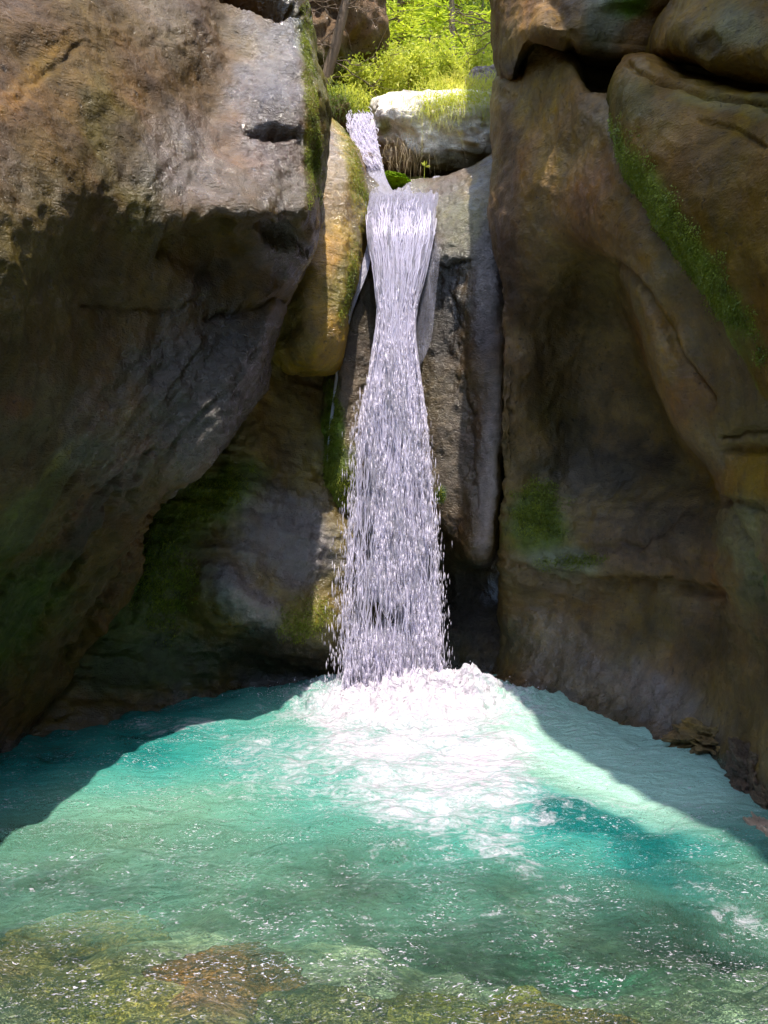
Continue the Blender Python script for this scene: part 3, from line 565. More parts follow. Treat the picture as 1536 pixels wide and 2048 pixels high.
# water surface
def water_material():
    m, nt, out = new_mat('turquoise_water'); L = nt.links
    at = N_(nt, 'ShaderNodeAttribute', attribute_name='Wat')   # r foam, g milkiness, b depth
    sep = N_(nt, 'ShaderNodeSeparateColor'); L.new(at.outputs['Color'], sep.inputs[0])
    aer_lift = at.outputs['Alpha']; foam_a, milk, dep = sep.outputs[0], sep.outputs[1], sep.outputs[2]
    pos = geo_pos(nt)
    # ripples
    w1 = noise(nt, geo_pos(nt, (1, 1.7, 1)), 5.5, 3, .5, .6)
    w2 = noise(nt, geo_pos(nt, (1, 1.5, 1)), 17, 3, .55, .8)
    w3 = noise(nt, pos, 60, 2, .5, .4)
    calm = maprange(nt, noise(nt, pos, 1.1, 2), .35, .65, .35, 1.15)
    h = math_(nt, 'ADD', math_(nt, 'MULTIPLY', w1, .12), math_(nt, 'MULTIPLY', math_(nt, 'MULTIPLY', w2, .13), calm))
    h = math_(nt, 'ADD', h, math_(nt, 'MULTIPLY', math_(nt, 'MULTIPLY', w3, .045), calm))
    b = N_(nt, 'ShaderNodeBump'); b.inputs['Distance'].default_value = 1.0; b.inputs['Strength'].default_value = 1.0
    L.new(h, b.inputs['Height'])
    # body
    tint = N_(nt, 'ShaderNodeMix', data_type='RGBA'); tint.inputs[6].default_value = (.90, .98, .93, 1); tint.inputs[7].default_value = (.10, .56, .48, 1)
    L.new(dep, tint.inputs[0])
    tr = N_(nt, 'ShaderNodeBsdfTransparent'); L.new(tint.outputs[2], tr.inputs[0])
    tc = N_(nt, 'ShaderNodeMix', data_type='RGBA'); tc.inputs[6].default_value = (.18, .40, .26, 1); tc.inputs[7].default_value = (.003, .29, .275, 1)
    L.new(dep, tc.inputs[0])
    ta = N_(nt, 'ShaderNodeMix', data_type='RGBA'); L.new(aer_lift, ta.inputs[0]); L.new(tc.outputs[2], ta.inputs[6]); ta.inputs[7].default_value = (.33, .56, .46, 1)
    df = N_(nt, 'ShaderNodeBsdfDiffuse'); L.new(ta.outputs[2], df.inputs[0])
    hs = math_(nt, 'ADD', math_(nt, 'MULTIPLY', w1, .06), math_(nt, 'MULTIPLY', w2, .008))
    b2 = N_(nt, 'ShaderNodeBump'); b2.inputs['Distance'].default_value = 1.0; L.new(hs, b2.inputs['Height']); L.new(b2.outputs[0], df.inputs['Normal'])
    body = N_(nt, 'ShaderNodeMixShader'); L.new(milk, body.inputs[0]); L.new(tr.outputs[0], body.inputs[1]); L.new(df.outputs[0], body.inputs[2])
    gl = N_(nt, 'ShaderNodeBsdfGlossy'); gl.inputs['Roughness'].default_value = .24; L.new(b.outputs[0], gl.inputs['Normal'])
    fr = N_(nt, 'ShaderNodeFresnel'); fr.inputs[0].default_value = 1.33; L.new(b.outputs[0], fr.inputs['Normal'])
    top = N_(nt, 'ShaderNodeMixShader'); L.new(fr.outputs[0], top.inputs[0]); L.new(body.outputs[0], top.inputs[1]); L.new(gl.outputs[0], top.inputs[2])
    # foam, and sun glints painted as white flecks
    fn = math_(nt, 'ADD', math_(nt, 'MULTIPLY', noise(nt, geo_pos(nt, (1, 1.4, 1)), 7, 7, .68, 1.3), .75), math_(nt, 'MULTIPLY', noise(nt, pos, 45, 4, .7), .35))
    fm = maprange(nt, math_(nt, 'ADD', math_(nt, 'MULTIPLY', foam_a, 1.18), math_(nt, 'SUBTRACT', maprange(nt, fn, .35, .75, .1, 1.0), 1.0)), -.04, .62, 0, 1)
    clus = maprange(nt, noise(nt, geo_pos(nt, (1, 1.6, 1)), 2.4, 5, .68, .8), .45, .57, 0, 1)
    glint = maprange(nt, noise(nt, geo_pos(nt, (1, 2.2, 1)), 44, 3, .55, 1.0), .60, .65, 0, 1)
    fm = math_(nt, 'MAXIMUM', fm, math_(nt, 'MULTIPLY', glint, clus))
    fp = N_(nt, 'ShaderNodeBsdfPrincipled'); fp.inputs['Base Color'].default_value = (.48, .45, .51, 1); fp.inputs['Roughness'].default_value = .18
    bf = N_(nt, 'ShaderNodeBump'); bf.inputs['Distance'].default_value = 1.0
    hf = math_(nt, 'ADD', math_(nt, 'MULTIPLY', h, .10), math_(nt, 'MULTIPLY', noise(nt, pos, 8, 4, .5, .4), .07)); L.new(hf, bf.inputs['Height']); L.new(bf.outputs[0], fp.inputs['Normal'])
    fin = N_(nt, 'ShaderNodeMixShader'); L.new(fm, fin.inputs[0]); L.new(top.outputs[0], fin.inputs[1]); L.new(fp.outputs[0], fin.inputs[2])
    L.new(fin.outputs[0], out.inputs[0]); return m
M_water = water_material()
X, Y, q = grid(-5.2, 5.0, -3.0, 9.9, 640, 860)
P3 = np.stack([X, Y, 0 * X], -1)
r = np.hypot((X - FX), (Y - FY))
pxw = X / np.maximum(Y, .8) * F + 768; pyw = 1024 + CAMH / np.maximum(Y, .8) * F
wv = fbm(P3 * np.array([1, 1.6, 1]), 1.6, 3, 9)
dirn = np.arctan2(X - FX, FY - Y)
rad = np.sin(r * 9 + 3.0 * fbm(P3, 1.2, 3, 4)) * np.exp(-r / 2.2)
Z = 0.040 * wv + 0.034 * rad + 0.012 * fbm(P3 * np.array([1, 1.5, 1]), 4, 4, 14) + .008 * ridged(P3 * np.array([1, 1.6, 1]), 3.2, 3, 19)
boil = np.exp(-(np.hypot((X - FX - .15) / 1.35, (Y - FY + .15) / .95) / .85) ** 2) * (1 + .5 * fbm(P3, 1.6, 3, 88))
lump = 1 - np.abs(fbm(P3, 4.5, 3, 24)); lump2 = 1 - np.abs(fbm(P3, 12, 3, 34))
right_boil = np.exp(-(((X - 1.0) / 0.8) ** 2 + ((Y - 7.75) / .35) ** 2))
Z += boil * (0.03 + 0.17 * lump * lump + 0.03 * lump2) * 0.95 + right_boil * (.05 * lump + .03 * lump2)
Z += 0.10 * np.exp(-(((X - (FX + .55)) / .3) ** 2 + ((Y - 7.75) / .25) ** 2)) * lump2
# foam amount: falls impact, drifting tongue, ragged streaks, quiet foam by the right wall
fo = 1.12 * np.exp(-np.abs((X - FX - .15) / 1.25) ** 2.6 - np.abs((Y - 7.5) / 1.05) ** 2.6)
fo = np.maximum(fo, .80 * (1 - sstep(.5, 1.15, ell(pxw, pyw, 840, 1500, 320, 120, 12))))
fo = np.maximum(fo, .66 * (1 - sstep(.4, 1.2, ell(pxw, pyw, 880, 1600, 300, 90, 6))))
fo = np.maximum(fo, .60 * (1 - sstep(.4, 1.2, ell(pxw, pyw, 1000, 1690, 130, 60, 40))))
fo = np.maximum(fo, .36 * (1 - sstep(.2, 1.2, ell(pxw, pyw, 1480, 1850, 170, 60, 30))))
fo = np.maximum(fo, .50 * (1 - sstep(.2, 1.2, ell(pxw, pyw, 600, 1530, 290, 130, 0))))
fo = np.maximum(fo, .42 * (1 - sstep(.4, 1.2, ell(pxw, pyw, 1250, 1610, 190, 18, 4))))
fo = np.maximum(fo, .40 * (1 - sstep(.4, 1.2, ell(pxw, pyw, 350, 1450, 130, 22, 0))))
fo = np.maximum(fo, .20 * (1 - sstep(.4, 1.2, ell(pxw, pyw, 800, 1800, 500, 160, 0))))
fo = fo + 0.20 * fbm(P3, 2.2, 5, 50) * (fo > .05)
dep = np.clip(-pool_bed(X, Y) / 1.6, 0, 1)
milk = 0.07 + 0.34 * sstep(3.2, 4.3, Y + .5 * fbm(P3, 1.3, 3, 63)) + .32 * sstep(.3, .7, dep)
aer_lift = (1 - sstep(.6, 1.3, ell(pxw, pyw, 1230, 1500, 330, 120, 20)))  # aerated water, coloured brighter to lift the shaded right side of the pool
aer_lift = np.maximum(aer_lift, .20 * (1 - sstep(.4, 1.3, ell(pxw, pyw, 820, 1500, 380, 170, 8))))
aer_lift = np.maximum(aer_lift, .13 * (1 - sstep(.1, 1.3, ell(pxw, pyw, 270, 1640, 300, 100, 0))))
milk = np.maximum(milk, .93 * aer_lift)
dep2 = dep * (1 - .80 * aer_lift)
dep2 = np.clip(dep2 - .35 * np.exp(-(((X + 1.5) / .9) ** 2 + ((Y - 4.8) / .7) ** 2)), 0, 1)
dep2 = np.clip(dep2 + .55 * (1 - sstep(.0, 1.4, ell(pxw, pyw, 1300, 1690, 230, 90, 25) + .5 * fbm(P3, 1.8, 4, 71))) + .12 * fbm(P3, 1.5, 4, 90), 0, 1)
milk = milk * (1 - .55 * sstep(.72, 1.05, dep2))
P3[..., 2] = Z
o = mesh_np('water', P3.reshape(-1, 3), [q], M_water, np.stack([fo, milk, dep2, np.clip(aer_lift + .15 * fbm(P3, 1.5, 4, 44) * aer_lift, 0, 1) * (1 - .7 * sstep(.75, 1, dep2))], -1).reshape(-1, 4), attr='Wat'); tag(o, kind='structure')

# ================================================================== THE WATERFALL
def fallwater_material(name, alpha_lo, alpha_hi, seed=0.0, stretch=0.16, sc=9.0, always=0.0):
    m, nt, out = new_mat(name); L = nt.links
    tcn = N_(nt, 'ShaderNodeTexCoord'); mp = N_(nt, 'ShaderNodeMapping'); mp.inputs['Scale'].default_value = (1, 1, stretch)
    mp.inputs['Location'].default_value = (seed, seed * .7, seed * .3); L.new(tcn.outputs['Object'], mp.inputs[0])
    n1 = noise(nt, mp.outputs[0], sc, 6, .6, .5)
    at = N_(nt, 'ShaderNodeAttribute', attribute_name='Den')
    a = math_(nt, 'ADD', n1, math_(nt, 'SUBTRACT', at.outputs['Fac'], .5))
    alpha = maprange(nt, a, alpha_lo, alpha_hi, always, 1)
    d = N_(nt, 'ShaderNodeBsdfPrincipled'); d.inputs['Base Color'].default_value = (.90, .87, 1.0, 1); d.inputs['Roughness'].default_value = .18
    b = N_(nt, 'ShaderNodeBump'); b.inputs['Distance'].default_value = .10
    L.new(noise(nt, mp.outputs[0], sc * 3.2, 5, .65, .6), b.inputs['Height']); L.new(b.outputs[0], d.inputs['Normal'])
    t = N_(nt, 'ShaderNodeBsdfTranslucent'); t.inputs[0].default_value = (.80, .78, .98, 1)
    s = N_(nt, 'ShaderNodeMixShader'); s.inputs[0].default_value = .4; L.new(d.outputs[0], s.inputs[1]); L.new(t.outputs[0], s.inputs[2])
    tr = N_(nt, 'ShaderNodeBsdfTransparent')
    fin = N_(nt, 'ShaderNodeMixShader'); L.new(alpha, fin.inputs[0]); L.new(tr.outputs[0], fin.inputs[1]); L.new(s.outputs[0], fin.inputs[2])
    L.new(fin.outputs[0], out.inputs[0]); return m
# centre line and edges of the fall, by photo row
fall_py = np.array([372, 392, 420, 470, 540, 620, 680, 740, 820, 920, 1050, 1180, 1300, 1400], float)
fall_l = np.array([745, 738, 733, 737, 748, 756, 750, 738, 724, 713, 702, 692, 686, 684], float)
fall_r = np.array([885, 880, 874, 866, 852, 832, 830, 838, 848, 858, 870, 878, 884, 890], float)
fall_Y = np.array([9.1, 8.86, 8.62, 8.42, 8.32, 8.24, 8.19, 8.15, 8.11, 8.07, 8.03, 8.0, 7.98, 7.97], float)
fall = empty('waterfall', (FX, FY, 0.0))
tag(fall, 'tall white waterfall dropping from the notch between the rocks into the foaming pool', 'waterfall')
def fall_sheet(name, dY, inset, n, m, mat, seed, den_top, den_bot, bulge=.12, part=True):
    pys = np.linspace(fall_py[0], 1398, n)
    l = np.interp(pys, fall_py, fall_l) + inset; r_ = np.interp(pys, fall_py, fall_r) - inset; YY = np.interp(pys, fall_py, fall_Y) + dY
    u = np.linspace(0, 1, m)
    PX = l[:, None] * (1 - u) + r_[:, None] * u; PY = np.repeat(pys[:, None], m, 1)
    # the notch is V shaped: water hangs higher on the flanks
    top = sstep(470, 380, PY); PY = PY - top * 10 * np.abs(2 * u - .7)[None] ** 2
    PY = PY + sstep(450, 380, PY) * (16 * np.exp(-((u - .22) / .13) ** 2) - 5 * u + 3 * np.sin(u * 31 + seed))[None]
    YY = YY[:, None] - bulge * (1 - (2 * u - 1) ** 2)[None]
    x = (PX - 768) / F * YY; z = CAMH - (PY - 1024) / F * YY
    P = np.stack([x, YY, z], -1)
    st = np.stack([x * 6, YY * 2, z * .8], -1)
    P[..., 1] += .035 * fbm(st, 1.5, 3, seed) + .022 * ridged(st * np.array([2.2, 1, 1.3]), 1.5, 2, seed + 9); P[..., 0] += .012 * fbm(st, 3.0, 2, seed + 5)
    den = np.interp(pys, [372, 640, 760, 1100, 1400], [den_top, den_top, den_bot + .1, den_bot, den_bot])[:, None] * np.ones(m)
    den = den - .30 * sstep(392, 374, PY)
    den = den - .22 * np.exp(-((u[None] - .56) / .10) ** 2) * np.exp(-((PY - 430) / 50) ** 2)
    edge = np.minimum(u, 1 - u) * 2
    den = den - .35 * (1 - sstep(0, .25, edge))[None] * sstep(600, 760, PY)
    den += sstep(860, 1250, PY) * .34 * (u[None] - .55)
    den += .34 * fbm(np.stack([np.repeat(u[None] * 3.2, n, 0), 0 * PY, PY * .011], -1), 1.0, 3, 7) * sstep(600, 900, PY)
    idx = np.arange(n * m).reshape(n, m)
    q = np.stack([idx[:-1, :-1], idx[:-1, 1:], idx[1:, 1:], idx[1:, :-1]], -1).reshape(-1, 4)
    c = np.repeat(den.reshape(-1, 1), 3, 1)
    return mesh_np(name, P.reshape(-1, 3), [q], mat, c, parent=fall, attr='Den')
fall_sheet('water_sheet', .10, 6, 300, 60, fallwater_material('fall_core', .36, .60, 1.0, .10, 9, .0), 1, .88, .76)
fall_sheet('water_sheet', .0, 2, 300, 60, fallwater_material('fall_mid', .44, .60, 4.0, .12, 16, .0), 9, .72, .64)
fall_sheet('water_sheet', -.08, 0, 300, 60, fallwater_material('fall_front', .48, .58, 8.0, .13, 30, .0), 15, .62, .53)

m, nt, out = new_mat('water_drops'); L = nt.links
d = N_(nt, 'ShaderNodeBsdfPrincipled'); d.inputs['Base Color'].default_value = (.93, .89, 1.0, 1); d.inputs['Roughness'].default_value = .25
t = N_(nt, 'ShaderNodeBsdfTranslucent'); t.inputs[0].default_value = (.88, .86, 1.0, 1)
s = N_(nt, 'ShaderNodeMixShader'); s.inputs[0].default_value = .5; L.new(d.outputs[0], s.inputs[1]); L.new(t.outputs[0], s.inputs[2])
trn = N_(nt, 'ShaderNodeBsdfTransparent'); mx = N_(nt, 'ShaderNodeMixShader'); mx.inputs[0].default_value = .32
L.new(s.outputs[0], mx.inputs[1]); L.new(trn.outputs[0], mx.inputs[2]); L.new(mx.outputs[0], out.inputs[0])
M_drop = m
def drops(name, cen, wid, hei, mat, parent, lean=None):
    n = len(cen)
    base = np.array([(1, 0, 0), (0, 1, 0), (-1, 0, 0), (0, -1, 0), (0, 0, 1), (0, 0, -.8)], float)
    V = base[None] * np.stack([wid, wid, hei], -1)[:, None]
    V += rng.normal(size=V.shape) * (wid * .12)[:, None, None]
    if lean is not None: V[..., 0] += V[..., 2] * lean[:, None]
    V += cen[:, None]
    f = np.array([(0, 1, 4), (1, 2, 4), (2, 3, 4), (3, 0, 4), (1, 0, 5), (2, 1, 5), (3, 2, 5), (0, 3, 5)])
    Fc = (f[None] + (np.arange(n) * 6)[:, None, None]).reshape(-1, 3)
    return mesh_np(name, V.reshape(-1, 3), [Fc], mat, parent=parent)
nd = 11000
t_ = rng.rand(nd) ** .75
pys = 560 + t_ * 840
keep = rng.rand(nd) < np.interp(pys, [560, 700, 1400], [.25, 1, 1]); pys = pys[keep]; nd = len(pys)
l = np.interp(pys, fall_py, fall_l); r_ = np.interp(pys, fall_py, fall_r); YY = np.interp(pys, fall_py, fall_Y)
u = rng.rand(nd); side = rng.rand(nd) < .22
e = np.abs(rng.normal(size=nd)) * .06 * sstep(640, 900, pys)
u = np.where(side, np.where(rng.rand(nd) < .6, .06 - e * 1.6, .96 + e), u)
clump = .6 * np.sin(u * 17 + pys * .013) + .7 * np.sin(u * 9 - pys * .03) + rng.normal(size=nd) * 1.1
kk = (clump > -.9) | side; u, pys, l, r_, YY, side = u[kk], pys[kk], l[kk], r_[kk], YY[kk], side[kk]; nd = len(u)
YY = YY - .10 * (1 - (2 * u - 1) ** 2) - .02 - rng.rand(nd) * .16
gap = fbm(np.stack([u * 3.2, 0 * u, pys * .011], -1), 1.0, 3, 7) - .25 * (u - .5) * -1
kk = (gap + .3 * (u - .5) + .2 * rng.normal(size=nd) > -.20 - .3 * sstep(1000, 600, pys)) | side
u, pys, l, r_, YY, side = u[kk], pys[kk], l[kk], r_[kk], YY[kk], side[kk]; nd = len(u)
cx = (l + (r_ - l) * u - 768) / F * YY; cz = CAMH - (pys - 1024) / F * YY
wid = .0025 + .0085 * rng.rand(nd) ** 4; hei = .012 + 5 * wid * rng.rand(nd) + .05 * rng.rand(nd) ** 3 ; wid[side] *= .8
drops('falling_drops', np.stack([cx, YY, cz], -1), wid, hei, M_drop, fall)
# long strands of water following the flow
SV, SF, so = [], [], 0
for k in range(1700):
    p0 = 388 + rng.rand() * 60 + 900 * rng.rand() ** 2.3; ln_ = rng.uniform(50, 190); u0 = rng.rand() + rng.normal() * .02; nn = 9
    pp = np.linspace(p0, min(p0 + ln_, 1385), nn); uu = np.clip(u0 + np.cumsum(rng.normal(size=nn)) * .016, -.02, 1.02)
    ll = np.interp(pp, fall_py, fall_l); r2 = np.interp(pp, fall_py, fall_r); yy = np.interp(pp, fall_py, fall_Y) - .12 * (1 - (2 * uu - 1) ** 2) - .03 - .05 * rng.rand()
    pt = sstep(470, 380, pp) * 10 * np.abs(2 * uu - .7) ** 2
    V0 = np.stack([(ll + (r2 - ll) * uu - 768) / F * yy, yy, CAMH - (pp - pt - 1024) / F * yy], -1)
    wd = (.003 + .008 * rng.rand() ** 2) * np.sin(np.linspace(.25, PI - .1, nn)) * (1 + .5 * rng.normal(size=nn).clip(-1, 1))
    ring = np.stack([np.array([math.cos(a), math.sin(a) * .7, 0]) for a in (0, 1.57, 3.14, 4.71)])
    SV.append((V0[:, None] + ring[None] * wd[:, None, None]).reshape(-1, 3)); i4 = np.arange(nn - 1)[:, None] * 4; j4 = np.arange(4)[None]
    SF.append(np.stack([i4 + j4, i4 + (j4 + 1) % 4, i4 + 4 + (j4 + 1) % 4, i4 + 4 + j4], -1).reshape(-1, 4) + so); so += nn * 4
mesh_np('water_strands', np.concatenate(SV), [np.concatenate(SF)], M_drop, parent=fall)
ns = 2600                                                       # splash thrown up where the water lands
a = rng.rand(ns) * 2 * PI; rr = np.abs(rng.normal(size=ns)) * .42 + .05; zz = np.abs(rng.normal(size=ns)) * .16 * np.exp(-rr / .8) + .03
drops('splash', np.stack([FX + rr * np.cos(a) * 1.5 + .1, FY - .1 + rr * np.sin(a) * .5, zz], -1), .003 + .006 * rng.rand(ns) ** 2, .004 + .010 * rng.rand(ns) ** 2, M_drop, fall)

# thin film of clear water falling right of the main column, trickle left of it, upper cascade
def ribbon(name, pts, w0, w1, mat, label=None, cat=None, parent=None, den=.62, n=120, m=8, seed=2, th=.012):
    C = np.array([W(*p) for p in pts]); ts = np.linspace(0, len(pts) - 1, n); P = cr_matrix(len(pts), ts) @ C
    w = np.interp(np.linspace(0, 1, n), np.linspace(0, 1, len(w0)), w0)
    u = np.linspace(-1, 1, m)
    V = P[:, None] + np.stack([u, -th * 2 * (1 - u * u), 0 * u], -1)[None] * w[:, None, None]
    V[..., 1] -= (1 - u * u)[None] * th
    V = V + .01 * fbm(V * np.array([8, 2, 1]), 1.0, 2, seed)[..., None] * np.array([1, 1, 0])
    back = V + np.array([0, .015 + th, 0]); A = np.concatenate([V.reshape(-1, 3), back.reshape(-1, 3)])
    idx = np.arange(n * m).reshape(n, m); k = n * m
    q1 = np.stack([idx[:-1, :-1], idx[:-1, 1:], idx[1:, 1:], idx[1:, :-1]], -1).reshape(-1, 4)
    s1 = np.stack([idx[:-1, 0], idx[1:, 0], idx[1:, 0] + k, idx[:-1, 0] + k], -1); s2 = np.stack([idx[:-1, -1], idx[1:, -1], idx[1:, -1] + k, idx[:-1, -1] + k], -1)
    o = mesh_np(name, A, [q1, q1[:, ::-1] + k, s1, s2], mat, np.full((len(A), 3), den), attr='Den', parent=parent)
    if label: tag(o, label, cat)
    return o
M_film = fallwater_material('water_film', .45, .75, 3.0, .08, 6, .12)
ribbon('side_film', [(862, 440, 8.5), (858, 520, 8.36), (850, 600, 8.30), (845, 680, 8.26), (838, 730, 8.22)], [.10, .12, .12, .09, .01], None, M_film, parent=fall, den=.42, m=16)
ribbon('trickle', [(742, 485, 8.62), (728, 540, 8.42), (706, 600, 8.32), (690, 660, 8.3), (675, 740, 8.4), (664, 820, 8.42), (658, 900, 8.42), (657, 985, 8.45)],
       [.03, .045, .03, .02, .018, .016, .016, .012], None, fallwater_material('trickle_water', .2, .5, 6.0, .1, 9, .2), 'thin trickle running down the mossy edge left of the waterfall', 'trickle', den=.6, n=200, m=6)
ribbon('cascade', [(722, 228, 10.5), (724, 250, 10.2), (728, 275, 10.0), (738, 305, 9.75), (750, 338, 9.55), (762, 366, 9.3), (778, 390, 8.98), (792, 412, 8.7)],
       [.09, .15, .16, .12, .09, .09, .10], None, fallwater_material('cascade_water', .1, .3, 7.0, .4, 9, .3), 'small bright cascade behind the lip, beside the pale boulder', 'waterfall', den=.8, n=120, m=14)

cs = bpy.data.objects['cascade']
SV, SF, so = [], [], 0
Cc = np.array([W(*p) for p in ((718, 224, 10.5), (721, 250, 10.15), (727, 278, 9.95), (738, 310, 9.7), (752, 342, 9.5))])
for k in range(520):
    a0 = rng.uniform(.15, 3.5); ts = np.linspace(a0, min(4, a0 + rng.uniform(.15, .6)), 7); pc = cr_matrix(5, ts) @ Cc
    wdt = np.interp(ts, [0, 1, 2, 3, 4], [.12, .19, .18, .12, .07]); pc[:, 0] += rng.uniform(-1, 1) * wdt + np.cumsum(rng.normal(size=7)) * .008; pc[:, 1] -= .02 + rng.rand() * .06; pc[:, 2] += rng.normal() * .02
    v_, f_ = tube(pc, (.002 + .005 * rng.rand()) * np.sin(np.linspace(.3, PI - .2, 7)), 4); SV.append(v_); SF.append(f_ + so); so += len(v_)
mesh_np('water_strands', np.concatenate(SV), [np.concatenate(SF)], M_drop, parent=cs)

# ================================================================== ABOVE THE LIP
def boulder(name, c, r, seed, mat, base, label, cat='boulder', amp=.18, flat=.0, n=90, wet=.1, tints=(), group=None, fs=1.2, rx=0.0):
    th = np.linspace(0, PI, n); ph = np.linspace(0, 2 * PI, 2 * n, endpoint=False)
    T, Ph = np.meshgrid(th, ph, indexing='ij')
    D = np.stack([np.sin(T) * np.cos(Ph), np.sin(T) * np.sin(Ph), np.cos(T)], -1)
    s = 1 + amp * fbm(D, fs, 4, seed) + amp * .25 * ridged(D, 3.5, 3, seed + 4)
    pw = np.sign(D) * np.abs(D) ** (1 - flat)
    Q = pw * s[..., None] * np.array(r); ca, sa = math.cos(math.radians(rx)), math.sin(math.radians(rx))
    P = np.array(c) + np.stack([Q[..., 0], Q[..., 1] * ca - Q[..., 2] * sa, Q[..., 1] * sa + Q[..., 2] * ca], -1)
    idx = np.arange(n * 2 * n).reshape(n, 2 * n); nx = np.roll(idx, -1, 1)
    q = np.stack([idx[:-1], idx[1:], nx[1:], nx[:-1]], -1).reshape(-1, 4)
    nz = fbm(P, 2.2, 4, seed); col = np.empty(P.shape); col[:] = base; col *= (1 + .35 * nz)[..., None]
    Yc = P[..., 1]; px = P[..., 0] / Yc * F + 768; py = 1024 - (P[..., 2] - CAMH) / Yc * F
    for (cx, cy_, rx, ry, ang, cc, st) in tints:
        w = (st * (1 - sstep(.5, 1.15, ell(px, py, cx, cy_, rx, ry, ang) + .3 * nz)))[..., None]; col = col * (1 - w) + np.array(cc) * w
    o = mesh_np(name, P.reshape(-1, 3), [q], mat, np.concatenate([np.clip(col, .004, 1), np.full(col.shape[:2] + (1,), wet)], -1).reshape(-1, 4))
    return tag(o, label, cat, group)
c = W(900, 268, 11.0)
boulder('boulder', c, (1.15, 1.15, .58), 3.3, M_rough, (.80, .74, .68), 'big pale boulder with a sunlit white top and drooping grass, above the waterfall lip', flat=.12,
        tints=[(900, 325, 160, 42, 0, (.12, .10, .055), .95), (780, 320, 50, 50, 0, (.25, .15, .09), .8), (770, 250, 16, 24, 0, (.25, .25, .03), .8)], amp=.15, rx=28)  # wide dark tint paints shade onto the overhanging front
boulder('boulder', W(985, 190, 12.5), (.5, .6, .35), 8.1, M_rough, (.42, .36, .33), 'small pale rock peeking out behind the grassy boulder by the right cliff', amp=.2)
boulder('boulder', W(640, 90, 13.5), (1.05, 1.3, 1.05), 12.7, M_rough, (.17, .115, .075), 'big shaded brown boulder behind the thin leaning tree', flat=.15, amp=.25,
        tints=[(640, 130, 90, 50, 0, (.12, .12, .045), .7)])
boulder('rock', W(645, 275, 11.5), (.45, .8, .42), 22.7, M_rough, (.12, .09, .05), 'dark bank rock under the hanging ferns left of the small cascade', cat='rock', amp=.3)
boulder('rock', W(738, 352, 9.95), (.19, .40, .19), 25.7, M_rock, (.17, .13, .14), 'wet grey slab beside the cascade channel behind the lip', cat='rock', amp=.25, wet=.9)
boulder('rock', W(1425, 1480, 6.15), (.27, .2, .12), 41.0, M_rough, (.24, .16, .08), 'jagged tan rock at the waterline under the right cliff', cat='rock', amp=.5, wet=.4, fs=2.5)
boulder('rock', W(1512, 1560, 5.35), (.13, .22, .22), 43.0, M_rough, (.12, .08, .05), 'dark upright rock at the waterline near the right edge', cat='rock', amp=.5, wet=.5, fs=2.5)
boulder('rock', W(1545, 1705, 4.45), (.10, .3, .12), 46.0, M_rough, (.48, .36, .27), 'pale sunlit stone at the right edge of the pool', cat='rock', amp=.4, wet=.3, fs=2.0)

for px_, py_, Yd, r3, sd, lab in (
    (1385, 1462, 6.45, (.12, .10, .07), 61., 'small tan rock just left of the jagged waterline rock'),
    (1470, 1512, 5.85, (.10, .12, .10), 63., 'lumpy brown rock between the jagged rock and the dark upright rock at the waterline'),
    (1458, 1462, 6.0, (.07, .07, .12), 67., 'pointed tan rock standing on top of the waterline rocks'),
    (1532, 1618, 5.0, (.07, .14, .10), 69., 'small dark rock between the upright rock and the pale stone at the right edge')):
    boulder('rock', W(px_, py_, Yd), r3, sd, M_rough, (.22, .145, .07) if sd != 69. else (.11, .075, .045), lab, cat='rock', amp=.5, wet=.4, fs=2.4, n=50, group='broken rocks along the right waterline')

# hillside
X, Y, q = grid(-26, 26, 9.6, 60, 200, 200)
P3 = np.stack([X, Y, 0 * X], -1)
Z = 4.6 + .25 * (Y - 10) + .85 * np.maximum(Y - 15, 0) + .9 * np.maximum(np.abs(X) - 1.4, 0) * sstep(9, 13, Y) + .5 * fbm(P3, .5, 4, 2)
P3[..., 2] = np.minimum(Z, 40)
m, nt, out = new_mat('forest_floor'); L = nt.links
r = N_(nt, 'ShaderNodeValToRGB'); r.color_ramp.elements[0].color = (.03, .045, .01, 1); r.color_ramp.elements[1].color = (.12, .13, .03, 1); r.color_ramp.elements[0].position = .35; r.color_ramp.elements[1].position = .65
L.new(noise(nt, geo_pos(nt), 1.5, 8, .7), r.inputs[0]); p = N_(nt, 'ShaderNodeBsdfPrincipled'); p.inputs['Roughness'].default_value = .95
L.new(r.outputs[0], p.inputs['Base Color']); L.new(p.outputs[0], out.inputs[0])
o = mesh_np('hillside', P3.reshape(-1, 3), [q], m); tag(o, kind='structure')

def join(parts):
    V = []; Fc = []; o_ = 0
    for v, f in parts: V.append(v); Fc.append(f + o_); o_ += len(v)
    return np.concatenate(V), np.concatenate(Fc)
def leaves(cen, size, dirs=None, asp=.5):
    """one bent leaf (two quads) per centre"""
    n = len(cen)
    a = rng.normal(size=(n, 3)) if dirs is None else dirs + rng.normal(size=(n, 3)) * .25
    a /= np.linalg.norm(a, axis=1)[:, None]; b = np.cross(a, rng.normal(size=(n, 3))); b /= np.linalg.norm(b, axis=1)[:, None]
    c = np.cross(a, b); s = size[:, None]
    V = np.stack([cen - a * s, cen + b * s * asp + c * s * .15, cen + a * s, cen - b * s * asp + c * s * .15], 1)
    return V.reshape(-1, 3), (np.arange(n)[:, None] * 4 + np.arange(4)[None])
def bent(p0, p1, n, wob):
    t = np.linspace(0, 1, n)[:, None]; p = np.array(p0) * (1 - t) + np.array(p1) * t
    w = np.cumsum(rng.normal(size=(n, 3)), 0) * wob / math.sqrt(n); w -= w[:1]; return p + w * np.sqrt(t)
